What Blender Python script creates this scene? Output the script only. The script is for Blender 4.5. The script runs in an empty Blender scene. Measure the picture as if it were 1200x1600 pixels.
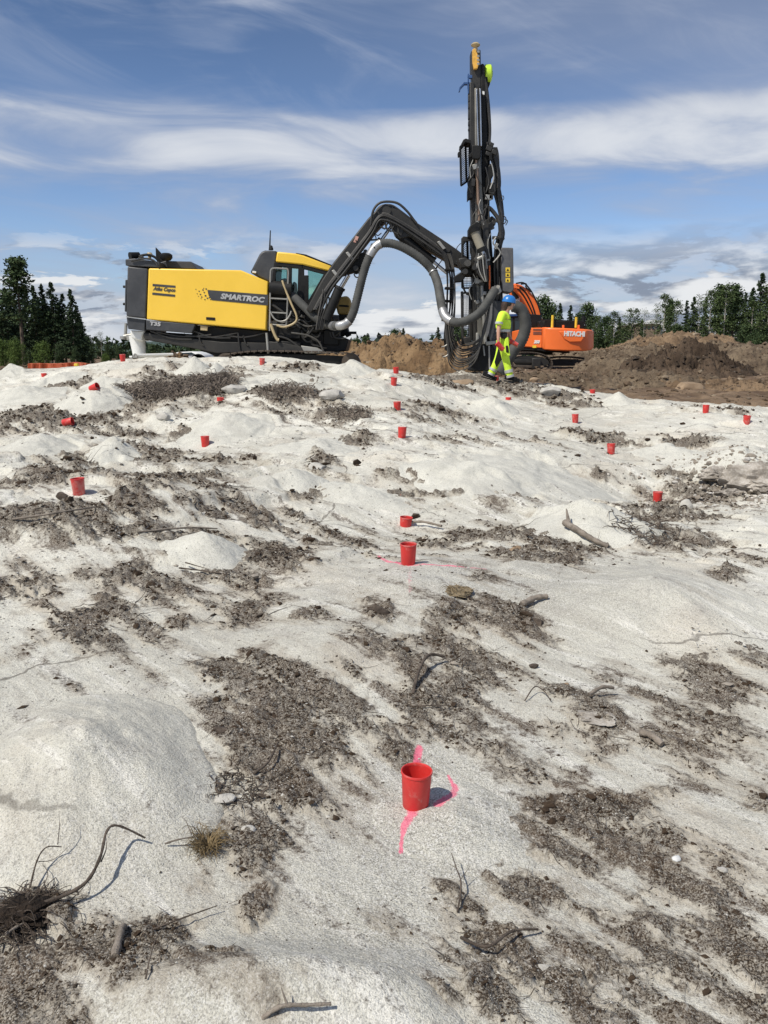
import bpy, math, random
import numpy as np
from mathutils import Vector, Matrix
random.seed(7)
rng = np.random.default_rng(11)
sc = bpy.context.scene
col = sc.collection
# ------------------------------------------------------------------ camera
EYE = Vector((0, 0, 1.6)); PITCH = math.radians(10.85); F = 1294.0
cam_d = bpy.data.cameras.new('camera'); cam = bpy.data.objects.new('camera', cam_d); col.objects.link(cam)
cam.location = EYE; cam.rotation_euler = (math.radians(90) - PITCH, 0, 0)
cam_d.sensor_fit = 'VERTICAL'; cam_d.sensor_height = 24; cam_d.lens = F / 1600 * 24
cam_d.clip_start = 0.05; cam_d.clip_end = 9000
sc.camera = cam
sc.view_settings.view_transform = 'Standard'; sc.view_settings.look = 'None'
sc.view_settings.exposure = 0.0; sc.view_settings.gamma = 1.0; sc.view_settings.use_curve_mapping = False
# ------------------------------------------------------------------ node helper
class NT:
    def __init__(s, nt): s.nt = nt; s.n = nt.nodes; s.l = nt.links
    def add(s, t, **k):
        n = s.n.new(t)
        for a, b in k.items():
            if a == 'ins':
                for kk, vv in b.items(): s.set(n, kk, vv)
            else: setattr(n, a, b)
        return n
    def set(s, n, key, v):
        i = n.inputs[key]
        if isinstance(v, bpy.types.NodeSocket): s.l.new(v, i)
        elif isinstance(v, bpy.types.Node): s.l.new(v.outputs[0], i)
        else: i.default_value = v
    def math(s, op, a, b=0.0, c=0.0, clamp=False):
        n = s.add('ShaderNodeMath', operation=op, use_clamp=clamp)
        s.set(n, 0, a); s.set(n, 1, b)
        if op in ('MULTIPLY_ADD', 'SMOOTH_MIN', 'WRAP'): s.set(n, 2, c)
        return n.outputs[0]
    def noise(s, vec, scale, detail=4, rough=.5, dist=0.0):
        n = s.add('ShaderNodeTexNoise'); s.set(n, 'Vector', vec)
        n.inputs['Scale'].default_value = scale; n.inputs['Detail'].default_value = detail
        n.inputs['Roughness'].default_value = rough; n.inputs['Distortion'].default_value = dist
        return n.outputs[0]
    def mapr(s, v, a, b, c=0.0, d=1.0, smooth=True):
        n = s.add('ShaderNodeMapRange', interpolation_type='SMOOTHSTEP' if smooth else 'LINEAR')
        s.set(n, 0, v); s.set(n, 1, a); s.set(n, 2, b); s.set(n, 3, c); s.set(n, 4, d)
        return n.outputs[0]
    def mix(s, f, a, b, mode='MIX'):
        n = s.add('ShaderNodeMix', data_type='RGBA', blend_type=mode)
        s.set(n, 0, f)
        s.set(n, 6, a if not isinstance(a, tuple) else (*a, 1)[:4]); s.set(n, 7, b if not isinstance(b, tuple) else (*b, 1)[:4])
        return n.outputs[2]
    def ramp(s, v, stops):
        n = s.add('ShaderNodeValToRGB'); s.set(n, 0, v); e = n.color_ramp.elements
        while len(e) < len(stops): e.new(.5)
        for i, (p, c) in enumerate(stops): e[i].position = p; e[i].color = (*c, 1) if isinstance(c, tuple) else (c, c, c, 1)
        return n.outputs[0]
# ------------------------------------------------------------------ sky and sun
SUN_EL = math.radians(52); SH = Vector((0.76, 0.65, 0)).normalized()        # shadows fall to the right and away
wd = bpy.data.worlds.new('World'); sc.world = wd; wd.use_nodes = True
w = NT(wd.node_tree); w.n.clear()
skyt = w.add('ShaderNodeTexSky', sky_type='NISHITA'); skyt.sun_disc = False
skyt.sun_elevation = SUN_EL; skyt.sun_rotation = math.atan2(-SH.x, -SH.y) % (2 * math.pi)
skyt.altitude = 0; skyt.air_density = 1.0; skyt.dust_density = 0.6; skyt.ozone_density = 1.6
tc = w.add('ShaderNodeTexCoord'); sp = w.add('ShaderNodeSeparateXYZ'); w.set(sp, 0, tc.outputs['Generated'])
az = w.math('ARCTAN2', sp.outputs[0], sp.outputs[1]); el = w.math('ARCSINE', sp.outputs[2])
eld = w.math('MULTIPLY', el, 57.2958)
def skyvec(sa, se, tilt=0.0, oz=0.0):
    c = w.add('ShaderNodeCombineXYZ')
    w.set(c, 0, w.math('MULTIPLY', az, sa)); w.set(c, 1, w.math('ADD', w.math('MULTIPLY', el, se), w.math('MULTIPLY', az, tilt))); c.inputs[2].default_value = oz
    return c.outputs[0]
# wispy high cloud, in streaks
n_wisp = w.noise(skyvec(3.8, 19, .5), 1.0, 9, .56, .7)
n_big = w.noise(skyvec(2.4, 9, .6, 3.1), 1.0, 4, .5, .3)
cov = w.add('ShaderNodeFloatCurve'); cu = cov.mapping.curves[0]
pts = [(0, .68), (.06, .66), (.13, .60), (.20, .54), (.255, .52), (.31, .42), (.36, .45), (.42, .66), (.485, .71), (.53, .60), (.575, .38), (.66, .38), (.74, .42), (.85, .44), (1, .46)]
cu.points[0].location = pts[0]; cu.points[1].location = pts[-1]
for p in pts[1:-1]: cu.points.new(*p)
cov.mapping.update()
w.set(cov, 1, w.math('DIVIDE', eld, 28.0, clamp=True))
dn = w.math('ADD', w.math('MULTIPLY', n_wisp, .62), w.math('MULTIPLY', n_big, .38))
dn = w.math('ADD', dn, w.math('MULTIPLY', w.math('SINE', w.math('MULTIPLY_ADD', az, 2.2, .1)), .030))
dens = w.math('ADD', dn, w.math('MULTIPLY', w.math('SUBTRACT', cov.outputs[0], .5), .75))
a_hi = w.mapr(dens, .40, .67)
# thin slanting streaks higher up
n_st = w.noise(skyvec(2.6, 13, 3.6, 11.3), 1.0, 9, .60, 1.3)
a_st = w.math('MULTIPLY', w.mapr(n_st, .50, .80), w.mapr(eld, 13.5, 17.5))
# low cumulus near the horizon: puffy with flat grey undersides
n_c = w.noise(skyvec(8, 30, 0, 7.7), 1.0, 10, .62, .35)
n_c2 = w.noise(skyvec(8, 30, 0, 7.7), 1.0, 3, .5, .25)
sh_off = w.add('ShaderNodeVectorMath', operation='ADD'); w.set(sh_off, 0, skyvec(8, 30, 0, 7.7)); sh_off.inputs[1].default_value = (-.14, .42, 0)
n_sh = w.noise(sh_off.outputs[0], 1.0, 8, .6, .35)
low = w.mapr(eld, 8.5, 4.0)
a_lo = w.math('MULTIPLY', w.mapr(w.math('ADD', n_c, w.math('MULTIPLY', w.math('SINE', w.math('MULTIPLY_ADD', az, 2.6, .15)), .065)), .470, .525), low)
c_hi = w.mix(w.mapr(dens, .50, .78), (3.6, 4.2, 5.5), (7.3, 7.5, 7.8))
c_lo = w.mix(w.mapr(w.math('SUBTRACT', n_sh, n_c2), -.13, .07), (8.0, 8.1, 8.2), (2.2, 2.6, 3.4))
zen = w.mix(w.mapr(eld, 3, 24), (.92, 1.02, 1.26), (.60, .67, .80))
base = w.mix(1.0, skyt.outputs[0], zen, 'MULTIPLY')
m1 = w.mix(w.math('MULTIPLY', a_hi, .88), base, c_hi)
m1 = w.mix(w.math('MULTIPLY', a_st, .36), m1, (4.8, 5.3, 6.4))
veil = w.math('MULTIPLY', w.mapr(w.math('SINE', w.math('MULTIPLY_ADD', az, 1.0, .35)), .15, .75), w.mapr(eld, 13.0, 18.0))
veil = w.math('MULTIPLY', veil, w.math('MULTIPLY_ADD', n_big, 1.1, -.12, clamp=True))
m1 = w.mix(veil, m1, (3.9, 4.3, 5.3))
m2 = w.mix(w.math('MULTIPLY', a_lo, .9), m1, c_lo)
bg = w.add('ShaderNodeBackground'); w.set(bg, 0, m2); bg.inputs[1].default_value = 0.105
wo = w.add('ShaderNodeOutputWorld'); w.l.new(bg.outputs[0], wo.inputs[0])
sun_d = bpy.data.lights.new('sun', 'SUN'); sun_d.energy = 4.4; sun_d.angle = math.radians(.53); sun_d.color = (1, .95, .855)
sun = bpy.data.objects.new('sun', sun_d); col.objects.link(sun)
sdir = Vector((SH.x * math.cos(SUN_EL), SH.y * math.cos(SUN_EL), -math.sin(SUN_EL)))
sun.rotation_euler = sdir.to_track_quat('-Z', 'Y').to_euler(); sun.location = (-20, -20, 40)
sc.cycles.max_bounces = 6; sc.cycles.transparent_max_bounces = 12
# ------------------------------------------------------------------ geometry helpers
def P(px, py, Y):
    u, v = (px - 600) / F, (800 - py) / F
    d = Vector((u, math.cos(PITCH) + v * math.sin(PITCH), -math.sin(PITCH) + v * math.cos(PITCH)))
    return EYE + d * (Y / d.y)
def tag(o, label=None, cat=None, group=None, kind=None):
    if label: o['label'] = label
    if cat: o['category'] = cat
    if group: o['group'] = group
    if kind: o['kind'] = kind
    return o
def empty(name, loc, label=None, cat=None, group=None):
    o = bpy.data.objects.new(name, None); col.objects.link(o); o.location = loc; o.empty_display_size = .1
    return tag(o, label, cat, group)
ORG = {}
def link(name, me, mat, parent=None):
    o = bpy.data.objects.new(name, me); col.objects.link(o)
    if mat is not None:
        for m in (mat if isinstance(mat, (list, tuple)) else [mat]): me.materials.append(m)
    if parent is not None: o.parent = parent
    return o
def wloc(o):
    l = Vector((0, 0, 0))
    while o is not None: l += Vector(o.location); o = o.parent
    return l
class MB:
    def __init__(s): s.v = []; s.f = []; s.m = []; s.cm = 0
    def addf(s, vs, fs):
        b = len(s.v); s.v += [Vector(x) for x in vs]
        for f in fs: s.f.append([b + i for i in f]); s.m.append(s.cm)
        return s
    def box(s, c, sz, R=None):
        h = Vector(sz) / 2; vs = []
        for x in (-1, 1):
            for y in (-1, 1):
                for z in (-1, 1):
                    p = Vector((x * h.x, y * h.y, z * h.z))
                    if R is not None: p = R @ p
                    vs.append(Vector(c) + p)
        return s.addf(vs, [(0, 1, 3, 2), (4, 6, 7, 5), (0, 4, 5, 1), (2, 3, 7, 6), (0, 2, 6, 4), (1, 5, 7, 3)])
    def prism(s, pts, Y0, Y1, back=None):
        a = [P(x, y, Y0) for x, y in pts]
        b = [Vector((p.x, Y1, p.z)) for p in a] if back is None else [P(x, y, Y1) for x, y in back]
        n = len(a)
        area = sum(a[i].x * a[(i + 1) % n].z - a[(i + 1) % n].x * a[i].z for i in range(n))
        if area < 0: a.reverse(); b.reverse()
        return s.addf(a + b, [tuple(range(n)), tuple(reversed(range(n, 2 * n)))] + [((i + 1) % n, i, n + i, n + (i + 1) % n) for i in range(n)])
    def tube(s, pts, r, seg=8, caps=True):
        pts = [Vector(p) for p in pts]; n = len(pts)
        rr = r if isinstance(r, (list, tuple)) else [r] * n
        vs = []; up = Vector((0, 0, 1)); prev = None
        for i, p in enumerate(pts):
            t = (pts[min(i + 1, n - 1)] - pts[max(i - 1, 0)]).normalized()
            if prev is None:
                a = t.cross(Vector((0, 1, 0)) if abs(t.y) < .9 else Vector((1, 0, 0))).normalized()
            else:
                a = (prev - t * prev.dot(t)).normalized()
            prev = a; b = t.cross(a)
            for k in range(seg):
                q = 2 * math.pi * k / seg
                vs.append(p + (a * math.cos(q) + b * math.sin(q)) * rr[i])
        fs = []
        for i in range(n - 1):
            for k in range(seg):
                k2 = (k + 1) % seg
                fs.append((i * seg + k, i * seg + k2, (i + 1) * seg + k2, (i + 1) * seg + k))
        if caps: fs += [tuple(reversed(range(seg))), tuple(range((n - 1) * seg, n * seg))]
        return s.addf(vs, fs)
    def cyl(s, a, b, r0, r1=None, seg=12): return s.tube([a, b], [r0, r0 if r1 is None else r1], seg)
    def lathe(s, prof, c, seg=20, R=None):
        vs = []
        for r, z in prof:
            for k in range(seg):
                q = 2 * math.pi * k / seg; p = Vector((r * math.cos(q), r * math.sin(q), z))
                vs.append(Vector(c) + (R @ p if R is not None else p))
        fs = []
        for i in range(len(prof) - 1):
            for k in range(seg):
                k2 = (k + 1) % seg; fs.append((i * seg + k, i * seg + k2, (i + 1) * seg + k2, (i + 1) * seg + k))
        return s.addf(vs, fs)
    def build(s, name, mat, parent=None, bevel=0, smooth=30, seg=2):
        L = wloc(parent) if parent is not None else Vector((0, 0, 0))
        me = bpy.data.meshes.new(name); me.from_pydata([v - L for v in s.v], [], s.f); me.update()
        if any(s.m): me.polygons.foreach_set('material_index', s.m)
        if smooth:
            me.polygons.foreach_set('use_smooth', [True] * len(s.f)); me.set_sharp_from_angle(angle=math.radians(smooth))
        o = link(name, me, mat, parent)
        if bevel:
            md = o.modifiers.new('bevel', 'BEVEL'); md.width = bevel; md.segments = seg; md.limit_method = 'ANGLE'; md.angle_limit = math.radians(35)
            md.harden_normals = False
        return o
def crv(pts, n=6):
    """smooth curve through 3-D points"""
    pts = [Vector(p) for p in pts]; out = []
    for i in range(len(pts) - 1):
        p0, p1, p2, p3 = pts[max(i - 1, 0)], pts[i], pts[i + 1], pts[min(i + 2, len(pts) - 1)]
        for k in range(n):
            t = k / n
            out.append(.5 * ((2 * p1) + (p2 - p0) * t + (2 * p0 - 5 * p1 + 4 * p2 - p3) * t * t + (3 * p1 - p0 - 3 * p2 + p3) * t ** 3))
    out.append(pts[-1]); return out
def pc(l, Y, n=6):
    return crv([P(a[0], a[1], a[2] if len(a) > 2 else Y) for a in l], n)
def npmesh(name, V, Fc, mat, parent=None, smooth=False):
    """V (n,3) array, Fc (m,k) array of faces all with k corners"""
    me = bpy.data.meshes.new(name); V = np.asarray(V, np.float32); Fc = np.asarray(Fc, np.int32)
    m, k = Fc.shape
    me.vertices.add(len(V)); me.vertices.foreach_set('co', V.ravel())
    me.loops.add(m * k); me.loops.foreach_set('vertex_index', Fc.ravel())
    me.polygons.add(m); me.polygons.foreach_set('loop_start', np.arange(m, dtype=np.int32) * k)
    me.polygons.foreach_set('use_smooth', np.full(m, smooth))
    me.update(calc_edges=True); me.validate()
    return link(name, me, mat, parent)
# numpy gradient noise
_perm = rng.permutation(256); _perm = np.concatenate([_perm, _perm])
_g = np.stack([np.cos(np.arange(16) * np.pi / 8), np.sin(np.arange(16) * np.pi / 8)], 1)
def perlin(x, y):
    xi = np.floor(x).astype(np.int64); yi = np.floor(y).astype(np.int64); xf = x - xi; yf = y - yi
    u = xf * xf * xf * (xf * (xf * 6 - 15) + 10); v = yf * yf * yf * (yf * (yf * 6 - 15) + 10)
    def g(ix, iy, dx, dy):
        h = _perm[_perm[ix & 255] + (iy & 255)] & 15
        return _g[h, 0] * dx + _g[h, 1] * dy
    a = g(xi, yi, xf, yf); b = g(xi + 1, yi, xf - 1, yf); c = g(xi, yi + 1, xf, yf - 1); d = g(xi + 1, yi + 1, xf - 1, yf - 1)
    return (a + (b - a) * u) + ((c + (d - c) * u) - (a + (b - a) * u)) * v
def fbm(x, y, oct=4, gain=.5, ox=0.0):
    s = 0; a = 1.0; x = x + ox; y = y + ox * .7
    for i in range(oct):
        s = s + a * perlin(x, y); x = x * 2.03 + 17.3; y = y * 2.03 + 9.1; a *= gain
    return s
def sstep(a, b, x):
    t = np.clip((x - a) / (b - a), 0, 1); return t * t * (3 - 2 * t)
# ------------------------------------------------------------------ materials
MATS = {}
def newmat(name):
    m = bpy.data.materials.new(name); m.use_nodes = True; n = NT(m.node_tree); n.n.clear()
    b = n.add('ShaderNodeBsdfPrincipled'); o = n.add('ShaderNodeOutputMaterial'); n.l.new(b.outputs[0], o.inputs[0])
    return m, n, b
def wear(name, c, rough=.5, metal=0.0, var=.15, dust=.25, dustc=(.42, .39, .34), scale=3.0, bump=.15, spec=.5):
    m, n, b = newmat(name); g = n.add('ShaderNodeNewGeometry'); p = g.outputs['Position']
    a = n.noise(p, scale, 5, .6); f = n.noise(p, scale * 9, 4, .65)
    c0 = n.mix(n.mapr(a, .3, .7), tuple(x * (1 - var) for x in c), tuple(min(1, x * (1 + var)) for x in c))
    s = n.add('ShaderNodeSeparateXYZ'); n.set(s, 0, g.outputs['Normal'])
    up = n.math('MULTIPLY_ADD', n.math('MAXIMUM', s.outputs[2], 0.0), .5, .35)
    d = n.math('MULTIPLY', n.mapr(n.math('ADD', n.math('MULTIPLY', a, .5), n.math('MULTIPLY', f, .5)), .40, .68), n.math('MULTIPLY', up, dust), clamp=True)
    n.set(b, 'Base Color', n.mix(d, c0, dustc)); n.set(b, 'Roughness', n.math('MULTIPLY_ADD', f, .25, rough - .1, clamp=True))
    b.inputs['Metallic'].default_value = metal; b.inputs['Specular IOR Level'].default_value = spec
    if bump:
        bp = n.add('ShaderNodeBump'); bp.inputs['Strength'].default_value = bump; bp.inputs['Distance'].default_value = .01
        n.set(bp, 'Height', f); n.set(b, 'Normal', bp.outputs[0])
    MATS[name] = m; return m
M_yel = wear('yellow_paint', (.88, .56, .055), .38, var=.03, dust=.08, scale=1.6, bump=.03)
M_char = wear('charcoal_paint', (.040, .042, .047), .5, dust=.10, bump=.05)
M_black = wear('black_grease', (.009, .009, .009), .55, dust=.06, bump=.3, spec=.25)
M_boom = wear('dark_steel_paint', (.020, .0185, .016), .5, dust=.15, dustc=(.20, .18, .15), bump=.2)
M_rubber = wear('hose_rubber', (.022, .021, .020), .5, dust=.30, dustc=(.22, .20, .17), bump=.1)
M_duct = wear('ribbed_duct', (.055, .056, .053), .75, dust=.5, dustc=(.19, .18, .16), scale=5, bump=.2)
M_chrome = wear('chromed_rod', (.62, .62, .62), .25, 1.0, dust=.1, bump=0)
M_alu = wear('dusty_aluminium', (.36, .35, .32), .45, .55, dust=.5, dustc=(.34, .32, .27), bump=.1)
M_hgrey = wear('grey_hose', (.060, .056, .050), .5, dust=.3, dustc=(.27, .25, .22), bump=.1)
M_tape = wear('silver_tape', (.40, .40, .40), .4, .6, dust=.3, bump=.3)
M_tan = wear('tan_hose', (.45, .35, .19), .5, dust=.3)
M_red = wear('red_plastic', (.60, .030, .026), .42, var=.06, dust=.14, dustc=(.60, .36, .31), scale=14, bump=.03)
oi = M_red.node_tree; q_ = NT(oi); bs_ = [x for x in q_.n if x.type == 'BSDF_PRINCIPLED'][0]; src = bs_.inputs['Base Color'].links[0].from_socket
ob_ = q_.add('ShaderNodeObjectInfo').outputs['Random']; gp_ = q_.add('ShaderNodeNewGeometry').outputs['Position']
dn_ = q_.math('ADD', q_.noise(gp_, 22, 5, .7), q_.math('MULTIPLY_ADD', ob_, .26, -.20))
q_.set(bs_, 'Base Color', q_.mix(q_.mapr(dn_, .44, .66, 0, .34), src, (.56, .44, .38)))
M_redd = wear('dark_red_plastic', (.36, .03, .035), .5, var=.05, dust=.1, scale=20, bump=0)
M_ora = wear('orange_paint', (.88, .17, .028), .38, var=.04, dust=.10, dustc=(.45, .33, .22), scale=.8, bump=.04)
M_hiv = wear('fluorescent_yellow_cloth', (.62, .88, .05), .8, var=.07, dust=.05, scale=9, bump=.3)
M_refl = wear('reflective_tape', (.50, .50, .48), .4, .2, dust=.1, bump=0)
M_skin = wear('skin', (.52, .29, .20), .55, var=.06, dust=0, scale=12, bump=0)
M_hair = wear('brown_hair', (.045, .022, .012), .5, var=.3, dust=0, scale=30, bump=.4)
M_blue = wear('blue_plastic', (.020, .17, .50), .3, var=.05, dust=.05, bump=0)
M_bluedk = wear('blue_steel', (.02, .07, .20), .5, dust=.1, bump=0)
M_white = wear('white_paint', (.75, .75, .72), .5, var=.06, dust=.3, bump=.05)
M_label = wear('label_yellow', (.80, .55, .04), .5, dust=.05, bump=0)
M_glabel = wear('label_grey', (.42, .42, .42), .5, dust=.05, bump=0)
M_gren = wear('lime_plastic', (.55, .80, .05), .4, dust=.1, bump=0)
M_rust = wear('worn_track_steel', (.085, .065, .05), .6, .3, dust=.6, dustc=(.24, .20, .15), bump=.4)
M_conc = wear('facade_brown', (.22, .16, .11), .8, scale=.4, dust=.2)
M_wfac = wear('facade_white', (.62, .62, .60), .8, scale=.4, dust=.2)
M_green = wear('green_container_paint', (.035, .05, .035), .6, scale=.4, dust=.2)
M_wood = wear('weathered_wood', (.20, .165, .13), .8, var=.35, dust=.4, dustc=(.42, .39, .35), scale=14, bump=.7)
M_root = wear('root_bark', (.085, .062, .045), .85, var=.4, dust=.3, dustc=(.30, .27, .23), scale=20, bump=.8)
M_straw = wear('dry_grass', (.17, .12, .055), .8, var=.4, dust=.1, scale=30, bump=0)
M_net = wear('orange_netting', (.42, .085, .03), .6, var=.2, dust=.25, dustc=(.3, .22, .15), scale=2, bump=0)
m, n, b = newmat('glass'); b.inputs['Base Color'].default_value = (.55, .78, .72, 1); b.inputs['Roughness'].default_value = .03
tr = n.add('ShaderNodeBsdfTransparent'); tr.inputs[0].default_value = (.72, .86, .82, 1); gl = n.add('ShaderNodeBsdfGlossy'); gl.inputs['Roughness'].default_value = .03; gl.inputs[0].default_value = (.9, .95, .93, 1)
fr = n.add('ShaderNodeFresnel'); fr.inputs[0].default_value = 1.5; mx = n.add('ShaderNodeMixShader'); n.l.new(fr.outputs[0], mx.inputs[0]); n.l.new(tr.outputs[0], mx.inputs[1]); n.l.new(gl.outputs[0], mx.inputs[2])
out = [q for q in n.n if q.type == 'OUTPUT_MATERIAL'][0]; n.l.new(mx.outputs[0], out.inputs[0]); M_glass = m
m, n, b = newmat('dark_glass'); b.inputs['Base Color'].default_value = (.02, .035, .045, 1); b.inputs['Roughness'].default_value = .06; M_dglass = m

def ground_mat(name, heap=False):
    m, n, b = newmat(name); p = n.add('ShaderNodeNewGeometry').outputs['Position']
    big = n.noise(p, .55, 4, .55); mid = n.noise(p, 4.5, 7, .62); fine = n.noise(p, 42, 5, .7); gr = n.noise(p, 190, 3, .6)
    vo = n.add('ShaderNodeTexVoronoi'); n.set(vo, 'Vector', p); vo.inputs['Scale'].default_value = 210
    spk = n.mapr(vo.outputs['Color'], .15, .85, 0, 1, False)
    # scratches of the scraped rock run down to the right
    vr = n.add('ShaderNodeVectorRotate', rotation_type='Z_AXIS'); n.set(vr, 0, p); vr.inputs['Angle'].default_value = math.radians(48)
    mp = n.add('ShaderNodeVectorMath', operation='MULTIPLY'); n.set(mp, 0, vr.outputs[0]); mp.inputs[1].default_value = (1.3, 12, 2)
    st = n.noise(mp.outputs[0], 1.0, 7, .65, .3)
    if heap:
        at = lambda k: n.add('ShaderNodeAttribute', attribute_name=k).outputs['Fac']
        c = n.mix(n.mapr(mid, .3, .7), (.52, .505, .44), (.63, .615, .54))
        c = n.mix(n.mapr(fine, .40, .62, 0, .45), c, (.61, .595, .53))
        c = n.mix(n.mapr(gr, .50, .66, 0, .4), c, (.25, .24, .21))
        c = n.mix(n.mapr(spk, .86, .97, 0, .35), c, (.74, .72, .68))
        c = n.mix(n.mapr(spk, .14, .04, 0, .5), c, (.20, .19, .175))
        hd = n.math('ADD', at('dirt'), n.math('MULTIPLY', n.math('SUBTRACT', fine, .5), 1.6)); hd = n.math('ADD', hd, n.math('MULTIPLY', n.math('SUBTRACT', big, .5), .8))
        c = n.mix(n.mapr(hd, .34, .75, 0, .8), c, (.12, .095, .07)); c = n.mix(n.mapr(n.noise(p, 1.9, 4, .6), .50, .68, 0, .35), c, (.36, .345, .31))
    else:
        c = n.mix(n.mapr(big, .35, .68), (.56, .54, .465), (.72, .70, .61))
        c = n.mix(n.mapr(st, .52, .64, 0, .75), c, (.83, .805, .73))
        c = n.mix(n.mapr(st, .47, .34, 0, .35), c, (.36, .33, .28))
        c = n.mix(n.mapr(mid, .50, .72, 0, .6), c, (.44, .415, .37))
        c = n.mix(n.mapr(n.noise(p, 1.3, 3), .52, .68, 0, .32), c, (.60, .52, .41))
        c = n.mix(n.mapr(fine, .52, .68, 0, .42), c, (.33, .305, .26))
        c = n.mix(n.mapr(gr, .52, .70, 0, .42), c, (.24, .22, .19))
        c = n.mix(n.mapr(spk, .82, .96, 0, .3), c, (.80, .78, .73))
        c = n.mix(n.mapr(spk, .15, .05, 0, .4), c, (.15, .14, .13))
        at = lambda k: n.add('ShaderNodeAttribute', attribute_name=k).outputs['Fac']
        gt = n.math('MULTIPLY', at('grit'), n.mapr(mid, .35, .6, .7, 1.0))
        c = n.mix(n.math('MULTIPLY', gt, .42), c, (.40, .385, .335))
        c = n.mix(n.math('MULTIPLY', gt, n.mapr(gr, .47, .60, 0, .8)), c, (.17, .158, .138))
        c = n.mix(n.math('MULTIPLY', gt, n.mapr(spk, .72, .90, 0, .7)), c, (.76, .745, .70))
        # cracks of the bedrock
        cw_ = n.add('ShaderNodeVectorMath', operation='MULTIPLY_ADD'); nz = n.add('ShaderNodeTexNoise'); n.set(nz, 'Vector', p); nz.inputs['Scale'].default_value = 1.6; nz.inputs['Detail'].default_value = 5
        n.l.new(nz.outputs['Color'], cw_.inputs[0]); cw_.inputs[1].default_value = (.55, .55, .55); n.l.new(p, cw_.inputs[2])
        cv = n.add('ShaderNodeTexVoronoi', feature='DISTANCE_TO_EDGE'); n.set(cv, 'Vector', cw_.outputs[0]); cv.inputs['Scale'].default_value = .62
        crk = n.math('MULTIPLY', n.mapr(cv.outputs['Distance'], .008, .002), n.mapr(n.noise(p, .9, 3), .48, .58))
        c = n.mix(n.math('MULTIPLY', crk, n.math('SUBTRACT', .7, n.math('MULTIPLY', gt, 1.6), clamp=True)), c, (.10, .085, .07))
        dirt = at('dirt')
        t = n.math('ADD', dirt, n.math('MULTIPLY', n.math('SUBTRACT', fine, .5), 1.7))
        t = n.math('ADD', t, n.math('MULTIPLY', n.math('SUBTRACT', st, .5), 2.0))
        t = n.math('ADD', t, n.math('MULTIPLY', n.math('SUBTRACT', mid, .5), 1.4))
        df = n.mapr(t, .30, .74)
        c = n.mix(n.mapr(n.math('ADD', dirt, n.math('MULTIPLY', n.math('SUBTRACT', mid, .5), .5)), .12, .50, 0, .5), c, (.33, .28, .215))
        dc = n.mix(n.mapr(gr, .35, .62), (.016, .010, .006), (.082, .056, .036))
        dc = n.mix(n.mapr(mid, .4, .65, 0, .8), dc, (.080, .053, .034))
        dc = n.mix(n.mapr(spk, .80, .94, 0, .6), dc, (.42, .395, .35))
        df = n.math('MULTIPLY', df, n.mapr(gr, .60, .44, .45, 1)); df = n.math('MULTIPLY', df, n.mapr(n.noise(p, 8.5, 6, .68, .3), .54, .68, 1, .45))
        c = n.mix(n.math('MULTIPLY', df, .96), c, dc)
        br = at('soil')
        bf = n.mapr(n.math('ADD', br, n.math('MULTIPLY', n.math('SUBTRACT', mid, .5), .5)), .4, .6)
        sc_ = n.mix(n.mapr(n.noise(p, .9, 5, .6), .38, .64), (.105, .068, .042), (.235, .165, .105))
        sc_ = n.mix(n.mapr(fine, .5, .7, 0, .6), sc_, (.06, .042, .03))
        c = n.mix(bf, c, sc_)
    pa = n.add('ShaderNodeAttribute', attribute_name='paint').outputs['Fac']
    pk = n.mapr(n.math('ADD', n.math('MULTIPLY', pa, .55), n.math('ADD', n.math('MULTIPLY', fine, .45), n.math('MULTIPLY', gr, .45))), .72, .90)
    c = n.mix(n.math('MULTIPLY', n.math('MULTIPLY', pk, .78), n.math('MULTIPLY', pa, 2.2, clamp=True)), c, (.86, .15, .26))
    n.set(b, 'Base Color', c); b.inputs['Roughness'].default_value = .92; b.inputs['Specular IOR Level'].default_value = .25
    h = n.math('ADD', n.math('MULTIPLY', fine, 1.0), n.math('MULTIPLY', gr, .45))
    h = n.math('ADD', h, n.math('MULTIPLY', st, .5))
    bp = n.add('ShaderNodeBump'); bp.inputs['Strength'].default_value = .75 if not heap else .45; bp.inputs['Distance'].default_value = .016; n.set(bp, 'Height', h); n.set(b, 'Normal', bp.outputs[0])
    return m
M_ground = ground_mat('drill_dust_and_humus'); M_heap = ground_mat('drill_dust_gravel', True)
def soil_mat(name, c1, c2, c3):
    m, n, b = newmat(name); p = n.add('ShaderNodeNewGeometry').outputs['Position']
    a = n.noise(p, .7, 6, .62, .4); f = n.noise(p, 7, 6, .7)
    c = n.mix(n.mapr(a, .36, .62), c1, c2); c = n.mix(n.mapr(f, .50, .70, 0, .85), c, c3)
    vo = n.add('ShaderNodeTexVoronoi'); n.set(vo, 'Vector', p); vo.inputs['Scale'].default_value = 5
    c = n.mix(n.mapr(vo.outputs['Color'], .88, .95, 0, .5), c, (.34, .28, .21))
    n.set(b, 'Base Color', c); b.inputs['Roughness'].default_value = .95; b.inputs['Specular IOR Level'].default_value = .2
    bp = n.add('ShaderNodeBump'); bp.inputs['Strength'].default_value = .9; bp.inputs['Distance'].default_value = .12; n.set(bp, 'Height', f); n.set(b, 'Normal', bp.outputs[0])
    return m
M_soilA = soil_mat('ochre_till', (.17, .105, .055), (.30, .20, .11), (.09, .06, .038))
M_soilD = soil_mat('pale_brown_till', (.15, .10, .060), (.26, .18, .110), (.065, .045, .030))
M_soilB = soil_mat('dark_peat', (.050, .034, .023), (.12, .085, .058), (.025, .018, .013))
M_soilC = soil_mat('grey_brown_till', (.11, .080, .054), (.21, .16, .108), (.050, .037, .027))
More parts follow.
